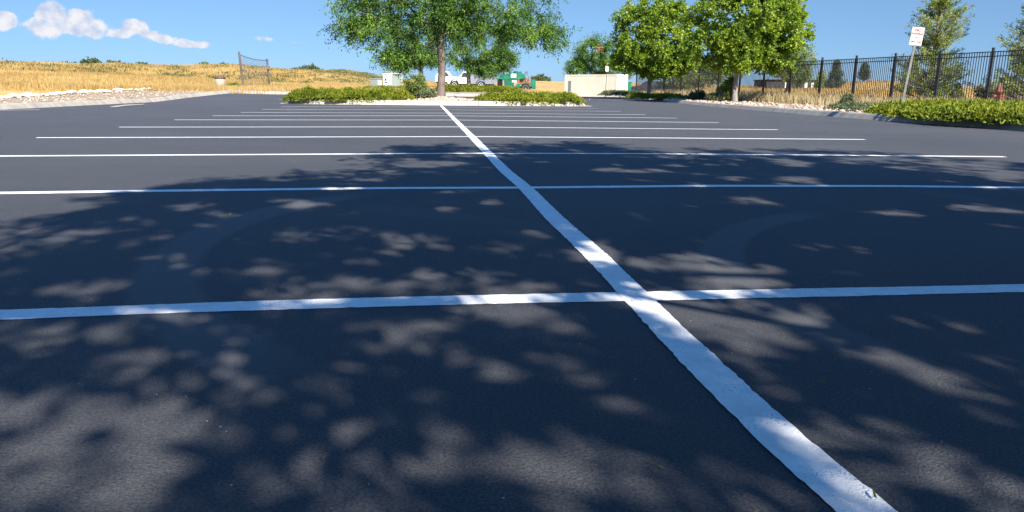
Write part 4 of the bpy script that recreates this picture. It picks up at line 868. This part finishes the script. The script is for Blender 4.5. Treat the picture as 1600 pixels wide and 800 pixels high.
# ------------------------------------------------------------------ fence
fr = empty('metal_fence', (FP[0][0], FP[0][1], 0), label='black iron picket fence running behind the right hand planting', cat='fence')
off = np.array([FP[0][0], FP[0][1], 0]); TOPZ = 2.33
def to_l(p, z): return (float(p[0]-off[0]), float(p[1]-off[1]), z)
for k, p_ in enumerate(FP):
    g_ = gz(p_[0], p_[1]); big = k in (9, 10, 12, 17)
    m = MB().box(to_l(p_, (g_-.1+TOPZ+.13)/2), (.075, .075, TOPZ+.13-g_+.1), rz=math.atan2(dv[1], dv[0])).box(to_l(p_, TOPZ+.145), (.095, .095, .03), rz=math.atan2(dv[1], dv[0])); m.build('fence_post', MAT['black_metal'], fr)
ang_f = math.atan2(dv[1], dv[0])
for k in range(len(FP)-1):
    a, b = FP[k]+dv*.04, FP[k+1]-dv*.04; m = MB(); ga, gb = gz(*a), gz(*b); mid = (a+b)/2; L_ = float(np.linalg.norm(b-a))
    for zt in (TOPZ, TOPZ-.17): m.box(to_l(mid, zt), (L_, .035, .035), rz=ang_f)
    zb_ = (ga+gb)/2+.16; m.box(to_l(mid, zb_), (L_, .035, .035), rz=ang_f)
    npk = 20
    for j in range(npk):
        q_ = a+(b-a)*(j+.5)/npk; m.box(to_l(q_, (TOPZ+zb_)/2-.03), (.019, .024, TOPZ-zb_+.10), rz=ang_f)
    m.build('fence_panel', MAT['black_metal'], fr)

# ------------------------------------------------------------------ parking sign
s = spot(1404.5, 19.6); sr = empty('parking_sign', s, VYAW-.15, label='white no parking sign with red letters on a leaning grey post', cat='sign')
lean = .085
MB().box((0, 0, 1.0), (.055, .03, 2.45)).build('post', MAT['galv'], sr)
pl = MB(); pl.box((0, -.022, 0), (.305, .004, .457), bev=.0015); plate = pl.build('sign_panel', MAT['sign_white'], sr); plate.location = (0, 0, 2.05)
def text(body, size, loc, parent, m, name='lettering', rx=math.pi/2, sp=1.0):
    cu = bpy.data.curves.new(name, 'FONT'); cu.body = body; cu.size = size; cu.align_x = 'CENTER'; cu.align_y = 'CENTER'; cu.extrude = .0008; cu.offset = size*.055; cu.space_character = sp
    o = bpy.data.objects.new(name, cu); C.objects.link(o); dg = bpy.context.evaluated_depsgraph_get(); me = bpy.data.meshes.new_from_object(o.evaluated_get(dg)); bpy.data.objects.remove(o)
    me.materials.clear(); me.materials.append(m); o2 = link(bpy.data.objects.new(name, me), parent); o2.location = loc; o2.rotation_euler = (rx, 0, 0); return o2
text('NO', .10, (0, -.0262, .155), plate, MAT['sign_red']); text('PARKING', .072, (0, -.0262, .06), plate, MAT['sign_red'], sp=.95)
text('IN', .055, (0, -.0262, -.035), plate, MAT['sign_red']); text('FIRE LANE', .06, (0, -.0262, -.14), plate, MAT['sign_red'], sp=.95)
bo = MB()
for (cx, cz, w_, h_) in ((0, .218, .29, .006), (0, -.218, .29, .006), (-.142, 0, .006, .43), (.142, 0, .006, .43)): bo.box((cx, -.0252, cz), (w_, .002, h_))
bo.build('border', MAT['sign_red'], plate)
sr.rotation_euler = (0, lean, VYAW-.15)

# hydrant behind the fence
s = spot(1556, 33); hr = empty('fire_hydrant', s, VYAW, label='rust red hydrant standing beyond the fence at the right', cat='hydrant'); hr.scale = (1.2, 1.2, 1.25)
MB().lathe([(.15, -.1), (.15, .05), (.10, .06), (.10, .62), (.13, .63), (.13, .68), (.11, .70), (.10, .80), (.05, .88), (.03, .90), (.03, .96)], n=16).build('barrel', MAT['red'], hr, True)
for sx in (-1, 1): MB().tube((sx*.08, 0, .5), (sx*.2, 0, .5), .055).tube((sx*.19, 0, .5), (sx*.225, 0, .5), .068, n=6).build('side_outlet', MAT['red'], hr)
MB().tube((0, -.08, .42), (0, -.22, .42), .07).tube((0, -.21, .42), (0, -.25, .42), .085, n=6).build('front_outlet', MAT['red'], hr)

# ------------------------------------------------------------------ net on two posts, litter bin
a = spot(380.5, 50); b = spot(421.5, 58)
a3, b3 = np.array(a), np.array(b); za = .68+(135.2-83)*50/FPX; zb_ = .68+(135.7-93)*58/FPX
nr = empty('sports_net', a, label='dark mesh net hung between two tall posts at the foot of the hill', cat='net')
dlt = b3-a3; o_ = np.zeros(3)
p0 = MB().tube((-.0, 0, -.2), (-.12, 0, za-a[2]), .075, .07, 10).tube((-.12, 0, za-a[2]), (-.12, 0, za-a[2]+.06), .05, .02, 8).build('net_post', MAT['wood'], nr)
p1 = MB().tube((dlt[0], dlt[1], dlt[2]-.2), (dlt[0]-.06, dlt[1], zb_-a[2]), .085, .08, 10).build('net_post', MAT['wood'], nr)
MB().box((dlt[0]-.02, dlt[1]-.12, zb_-a[2]-.65), (.2, .12, .32), bev=.01).build('post_box', MAT['galv'], p1)
V = []; F = []; nu, nv = 26, 22
tl = np.array([-.12, 0, za-a[2]-.15]); tr_ = np.array([dlt[0]-.06, dlt[1], zb_-a[2]-.1]); bl = np.array([0, 0, .05]); br_ = np.array([dlt[0], dlt[1], dlt[2]+.05])
def npnt(u, v):
    t_ = tl+(tr_-tl)*u-np.array([0, 0, .13])*4*u*(1-u)*(1-.0); q_ = bl+(br_-bl)*u; return t_+(q_-t_)*v
m = MB()
def strand(pts, r):
    for i in range(len(pts)-1): m.tube(pts[i], pts[i+1], r, r, 4, False)
for i in range(nu+1): strand([npnt(i/nu, v/6) for v in range(7)], .0055)
for j in range(1, nv+1): strand([npnt(u/8, j/nv) for u in range(9)], .0055)
m.build('mesh_net', MAT['galv'], nr)
m = MB(); strand([npnt(u/12, 0) for u in range(13)], .022); m.build('top_rope', MAT['black_metal'], nr)
s = spot(345, 49); br = empty('litter_bin', s, label='round tan litter bin with a brown rim by the far kerb', cat='litter bin')
MB().lathe([(.27, -.05), (.30, .0), (.33, .60), (.31, .60)], n=24).build('body', MAT['tan'], br, True)
MB().lathe([(.345, .58), (.345, .68), (.30, .72), (.16, .76), (.05, .77)], n=24).build('lid', MAT['brown'], br, True)

# ------------------------------------------------------------------ cabinets
s = spot(614, 49); cr = empty('utility_cabinet', s, R(-38), label='tall white utility cabinet in front of the golden knoll', cat='cabinet')
MB().box((0, 0, .03), (.80, 1.25, .12)).build('plinth', MAT['concrete'], cr)
MB().box((0, 0, .60), (.72, 1.18, 1.05), bev=.015).build('body', MAT['cabinet_white'], cr)
MB().box((0, 0, 1.15), (.78, 1.24, .05), bev=.01).build('lid', MAT['cabinet_grey'], cr)
MB().box((.365, 0, .60), (.02, 1.05, .92), bev=.008).build('side_panel', MAT['cabinet_grey'], cr)  # flat panel that makes the right side greyer than the white front
d_ = MB().box((0, -.594, .60), (.62, .02, .92), bev=.008).build('front_door', MAT['cabinet_white'], cr)
MB().box((-.08, -.612, .66), (.10, .02, .13), bev=.004).build('lock_plate', MAT['dark'], d_); MB().box((-.05, -.612, .48), (.2, .015, .05), bev=.004).build('label_plate', MAT['dark'], d_)
s = spot(588, 46.5); cr = empty('utility_box', s, R(-30), label='short grey green utility box left of the tall white cabinet', cat='cabinet')
MB().box((0, 0, .34), (.55, .5, .72), bev=.015).build('body', MAT['cabinet_grey'], cr); MB().box((0, 0, .715), (.6, .55, .05), bev=.012).build('lid', MAT['cabinet_grey'], cr)
MB().box((.284, 0, .36), (.014, .36, .5), bev=.004).build('door', MAT['cabinet_white'], cr)

# ------------------------------------------------------------------ container, its green box, pole and shed roof behind
A0 = place(882, 66.5); B0 = place(963, 62.3); dc = unit(B0[:2]-A0[:2]); Lc = float(np.linalg.norm(B0[:2]-A0[:2])); rzc = math.atan2(dc[1], dc[0])
gc = gz(float((A0[0]+B0[0])/2), float((A0[1]+B0[1])/2)); Hc = .68+24.2*64.5/FPX-gc+.05; Wc = 1.5
kr = empty('storage_container', (float((A0[0]+B0[0])/2), float((A0[1]+B0[1])/2), gc-.05), rzc, label='cream corrugated storage container beyond the island', cat='container')
m = MB(); x = -Lc/2+.08
def corr(mb, x0, x1, y_, z0, z1, depth, pitch, axis='x', sgn=-1):
    pts = []; x = x0
    while x < x1-.01:
        for dx_, dd in ((0, 0), (.35, 0), (.5, 1), (.85, 1)):
            if x+dx_*pitch < x1: pts.append((x+dx_*pitch, dd*depth))
        x += pitch
    pts.append((x1, 0)); vs = []
    for (u, w_) in pts:
        for z_ in (z0, z1): vs.append(mb.bm.verts.new((u, y_-sgn*w_, z_) if axis == 'x' else (y_-sgn*w_, u, z_)))
    for i in range(len(pts)-1): mb.bm.faces.new((vs[2*i], vs[2*i+2], vs[2*i+3], vs[2*i+1]))
corr(m, -Lc/2+.08, Lc/2-.08, 0, .12, Hc-.1, .003, .28); m.build('front_wall', MAT['cream'], kr)
m = MB(); corr(m, .08, Wc-.08, Lc/2-.02, .12, Hc-.1, .007, .28, 'y', 1); m.box((-Lc/2+.03, Wc/2, Hc/2), (.04, Wc-.1, Hc-.2)).box((0, Wc-.03, Hc/2), (Lc-.1, .04, Hc-.2)); m.build('end_wall', MAT['cream'], kr)
m = MB()
for sx in (-1, 1):
    for yy in (.05, Wc-.05): m.box((sx*(Lc/2-.04), yy, Hc/2), (.1, .12, Hc))
for z_ in (.07, Hc-.06):
    for yy in (.045, Wc-.045): m.box((0, yy, z_), (Lc-.18, .11, .12))
    for sx in (-1, 1): m.box((sx*(Lc/2-.045), Wc/2, z_), (.09, Wc-.24, .12))
m.build('frame', MAT['cream'], kr); MB().box((0, Wc/2, Hc-.01), (Lc-.06, Wc-.06, .03)).build('roof', MAT['cream'], kr)
MB().box((-Lc/2+.62, -.012, Hc*.45), (.32, .02, Hc*.5)).build('pale_panel', MAT['silver'], kr)
s = spot(978, 67); q_ = empty('waste_bin', s, VYAW, label='narrow green metal bin at the right end of the cream container', cat='bin')
MB().prism([(-.35, 0), (.35, 0), (.42, 1.15), (-.42, 1.15)], -.4, .4, .02).build('body', MAT['green'], q_); MB().box((0, 0, 1.18), (.9, .86, .06), bev=.02).build('lid', MAT['green_dark'], q_)
s = spot(945.5, 58); q_ = empty('sign_pole', s, VYAW, label='slim pole with a small blank white plate in front of the container', cat='sign')
MB().tube((0, 0, -.1), (.06, 0, 2.05), .022).build('pole', MAT['wood'], q_); MB().box((.07, -.02, 2.22), (.24, .03, .40), bev=.005).tube((.065, 0, 2.0), (.075, 0, 2.2), .02).build('plate', MAT['sign_white'], q_)
s = spot(940, 78); q_ = empty('shed', s, VYAW, label='low shed with a dark shallow roof just showing over the container', cat='shed')
hs = .68+(141-112)*78/FPX-s[2]
MB().box((0, 0, (hs-.3)/2), (2.4, 2.2, hs-.3)).build('wall', MAT['tan'], q_); MB().prism([(-1.5, hs-.36), (1.5, hs-.36), (.9, hs-.05), (0, hs), (-.9, hs-.06)], -1.3, 1.3).build('roof', MAT['roof_dark'], q_)

# ------------------------------------------------------------------ vehicles
def wheel(parent, x, y, r, w, rim=MAT['white_paint']):
    wh = empty('wheel', (x, y, r)); wh.parent = parent
    MB().lathe([(r*.58, -w/2), (r*.93, -w/2), (r, -w*.32), (r, w*.32), (r*.93, w/2), (r*.58, w/2)], axis='Y', n=28).build('tyre', MAT['rubber'], wh, False)
    mm = MB().lathe([(r*.59, w*.20), (r*.59, -w/2-.004), (r*.52, -w/2-.004), (r*.46, -w*.28), (r*.20, -w*.30), (r*.16, -w*.52), (.01, -w*.52)], axis='Y', n=24)
    mm.build('rim', rim, wh); return wh
s = spot(737, 76); gt = s[2]
tr = empty('service_truck', s, VYAW, label='white cabbed service truck with a grey utility body parked beyond the beds', cat='truck')
def arch(x0, x1, z0, z1, cx, r, y0, y1, extra=None):
    pts = [(x0, z0)]; 
    for k in range(13):
        a_ = math.pi-math.pi*k/12; pts.append((cx+r*math.cos(a_), z0+r*math.sin(a_)))
    pts += [(x1, z0), (x1, z1)]+(extra or [(x0, z1)]); return pts
MB().prism(arch(-.15, 2.45, .50, 1.62, 1.0, .50, 0, 0), -.95, .95, .015).build('utility_body', MAT['silver'], tr)
MB().box((1.15, 0, 1.65), (2.6, 1.96, .05), bev=.01).build('body_lid', MAT['silver'], tr)
for x0_, w_ in ((.18, .5), (2.02, .62)): 
    d_ = MB().box((x0_, -.958, 1.05), (w_, .016, .9), bev=.005).build('locker_door', MAT['silver'], tr); MB().box((x0_+w_*.32, -.972, 1.1), (.08, .014, .04)).build('latch', MAT['dark'], d_)
MB().prism([(-1.25, .5), (-.22, .5), (-.22, 1.72), (-.85, 1.74), (-1.22, 1.2)], -.92, .92, .04).build('cab', MAT['white_paint'], tr)
MB().prism([(-1.08, 1.17), (-.32, 1.17), (-.32, 1.62), (-.82, 1.63)], -.93, .93, .01).build('side_window', MAT['glass'], tr)
MB().prism(arch(-2.45, -1.27, .50, 1.02, -1.75, .46, 0, 0, [(-1.27, 1.18), (-2.3, 1.05), (-2.45, .9)][0:3]), -.92, .92, .03).build('hood', MAT['white_paint'], tr)
MB().box((0, 0, .42), (4.7, .9, .14)).box((-2.52, 0, .52), (.1, 1.8, .2), bev=.02).build('chassis', MAT['dark'], tr)
MB().box((-2.462, -.66, .82), (.03, .3, .16)).build('headlight', MAT['glass'], tr); MB().box((-2.462, .66, .82), (.03, .3, .16)).build('headlight', MAT['glass'], tr)
for x_ in (-1.75, 1.0):
    for y_ in (-.82, .82): wheel(tr, x_, y_, .40, .26)
s = spot(702, 84); t2 = empty('pickup_truck', s, VYAW, label='white pickup mostly hidden behind the two left tree trunks', cat='truck')
MB().prism([(-1.5, .5), (1.7, .5), (1.7, 1.05), (.35, 1.1), (-.1, 1.7), (-1.0, 1.74), (-1.5, 1.15)], -.92, .92, .04).build('body', MAT['white_paint'], t2)
MB().prism([(-.9, 1.12), (.12, 1.12), (-.18, 1.6), (-.9, 1.62)], -.93, .93, .01).build('side_window', MAT['glass'], t2)
MB().box((0, 0, .45), (3.0, .9, .12)).build('chassis', MAT['dark'], t2)
for x_ in (-.9, 1.05):
    for y_ in (-.82, .82): wheel(t2, x_, y_, .38, .25)
# green machine
s = spot(805, 72); gm = empty('trailer_machine', (s[0], s[1], s[2]-.02), VYAW, label='green trailer machine with a rust brown hose reel and one large wheel', cat='machine')
MB().box((.1, 0, .62), (3.6, .9, .18), bev=.02).box((-1.75, 0, .5), (.5, .16, .1)).build('chassis', MAT['green'], gm)
MB().prism([(-1.75, 1.35), (-1.6, 1.62), (-.6, 1.95), (.55, 2.0), (.95, 1.75), (1.05, 1.45), (-.1, 1.28)], -.8, .8, .03).build('tank', MAT['green'], gm)
MB().box((-.62, -.62, .92), (.95, .3, .86), bev=.02).box((-.62, .3, .95), (.95, 1.2, .8)).build('engine_box', MAT['green_dark'], gm)
MB().box((-1.52, 0, 1.0), (.5, 1.3, .8), bev=.03).tube((-1.35, -.7, .6), (-1.35, -.7, 1.4), .05).tube((-1.6, -.7, .7), (-1.45, -.7, 1.3), .03).build('pump_gear', MAT['dark'], gm)
MB().box((-.18, -.815, 1.70), (.5, .02, .36)).build('white_label', MAT['sign_white'], gm); MB().box((-.12, -.79, 1.17), (.42, .03, .16)).build('white_label', MAT['sign_white'], gm)
rl = MB().lathe([(.42, -.10), (.44, -.10), (.44, -.05), (.24, -.05), (.24, .35), (.44, .35), (.44, .40), (.05, .40)], c=(.62, -.62, 1.3), axis='Y', n=22).build('hose_reel', MAT['rust'], gm)
MB().lathe([(.20, -.01), (.02, 0)], c=(.62, -.74, 1.3), axis='Y', n=16).build('reel_hub', MAT['dark'], rl)
MB().tube((1.05, -.7, 1.05), (1.05, -.7, 1.5), .12).tube((1.3, -.66, 1.02), (1.3, -.66, 1.4), .11).tube((.25, -.74, 1.02), (.35, -.74, 1.55), .07).build('hose_drum', MAT['rust'], gm)
MB().prism(arch(.1, 2.0, .45, .92, 1.02, .62, 0, 0, [(2.0, 1.35), (1.55, 1.38), (1.5, .98), (.1, .95)]), -.85, .85, .03).build('fender', MAT['green'], gm)
MB().lathe([(.27, 0), (.27, .12), (.16, .2), (.05, .22)], c=(.05, 0, 1.97), n=18).build('filler_cap', MAT['green_dark'], gm, True)
MB().lathe([(.12, 0), (.12, .12), (.05, .16)], c=(.5, 0, 1.97), n=14).build('filler_cap', MAT['green_dark'], gm, True)
MB().tube((.8, 0, 1.75), (1.15, 0, 2.15), .07).tube((1.15, 0, 2.15), (1.3, 0, 1.6), .04).tube((1.3, 0, 1.6), (1.3, 0, 1.2), .04).build('boom', MAT['galv'], gm)
for y_ in (-.78, .78): wheel(gm, 1.02, y_, .50, .3, MAT['galv'])

# dark car behind the fence corner and the low dark building far right
s = spot(1022, 68); dcg = empty('parked_car', s, VYAW, label='black car parked behind the left end of the fence', cat='car')
MB().prism(arch(-2.1, 2.1, .32, .8, -1.3, .36, 0, 0, [(2.1, .86), (1.2, .95), (.7, 1.36), (-.7, 1.40), (-1.3, .98), (-2.05, .9)]), -.86, .86, .04).build('body', MAT['black_metal'], dcg)
MB().prism([(-1.1, .97), (1.0, .95), (.62, 1.30), (-.65, 1.33)], -.87, .87, .01).build('side_window', MAT['glass'], dcg)
for x_ in (-1.3, 1.3):
    for y_ in (-.74, .74): wheel(dcg, x_, y_, .32, .2, MAT['galv'])
s = spot(1233, 100); gb_ = float(terrain(s[0], s[1])); bd = empty('low_building', (s[0], s[1], gb_-.3), VYAW, label='long low dark building far behind the fence', cat='building')
MB().box((0, 0, .75), (8.2, 5, 1.5)).build('wall', MAT['roof_dark'], bd); MB().box((0, 0, 1.52), (8.6, 5.4, .1)).build('roof', MAT['dark'], bd)
for x_, w_ in ((-1.2, .8), (1.2, .35), (2.1, .3)):
    MB().box((x_, -2.52, .85), (w_, .06, .7)).build('pale_door', MAT['sign_white'], bd)
# a few fallen leaves and chips on the paving
rgl = np.random.default_rng(77); pts = []
for k in range(70): pts.append((rgl.uniform(-3.5, 5), rgl.uniform(1.0, 9), .006))
pts.append((.02, 1.02, .012)); pts = np.array(pts)
V, F = quads(pts, unit(np.c_[rgl.normal(size=(len(pts), 2)), np.full(len(pts), .08)]), np.r_[rgl.uniform(.008, .022, len(pts)-1), .03], np.r_[rgl.uniform(.004, .008, len(pts)-1), .012], .1, rgl)
tag(arr_obj('fallen_leaflets', V, F, MAT['juniper']), 'tiny yellow green leaflets dropped on the paving', 'leaves', kind='stuff')
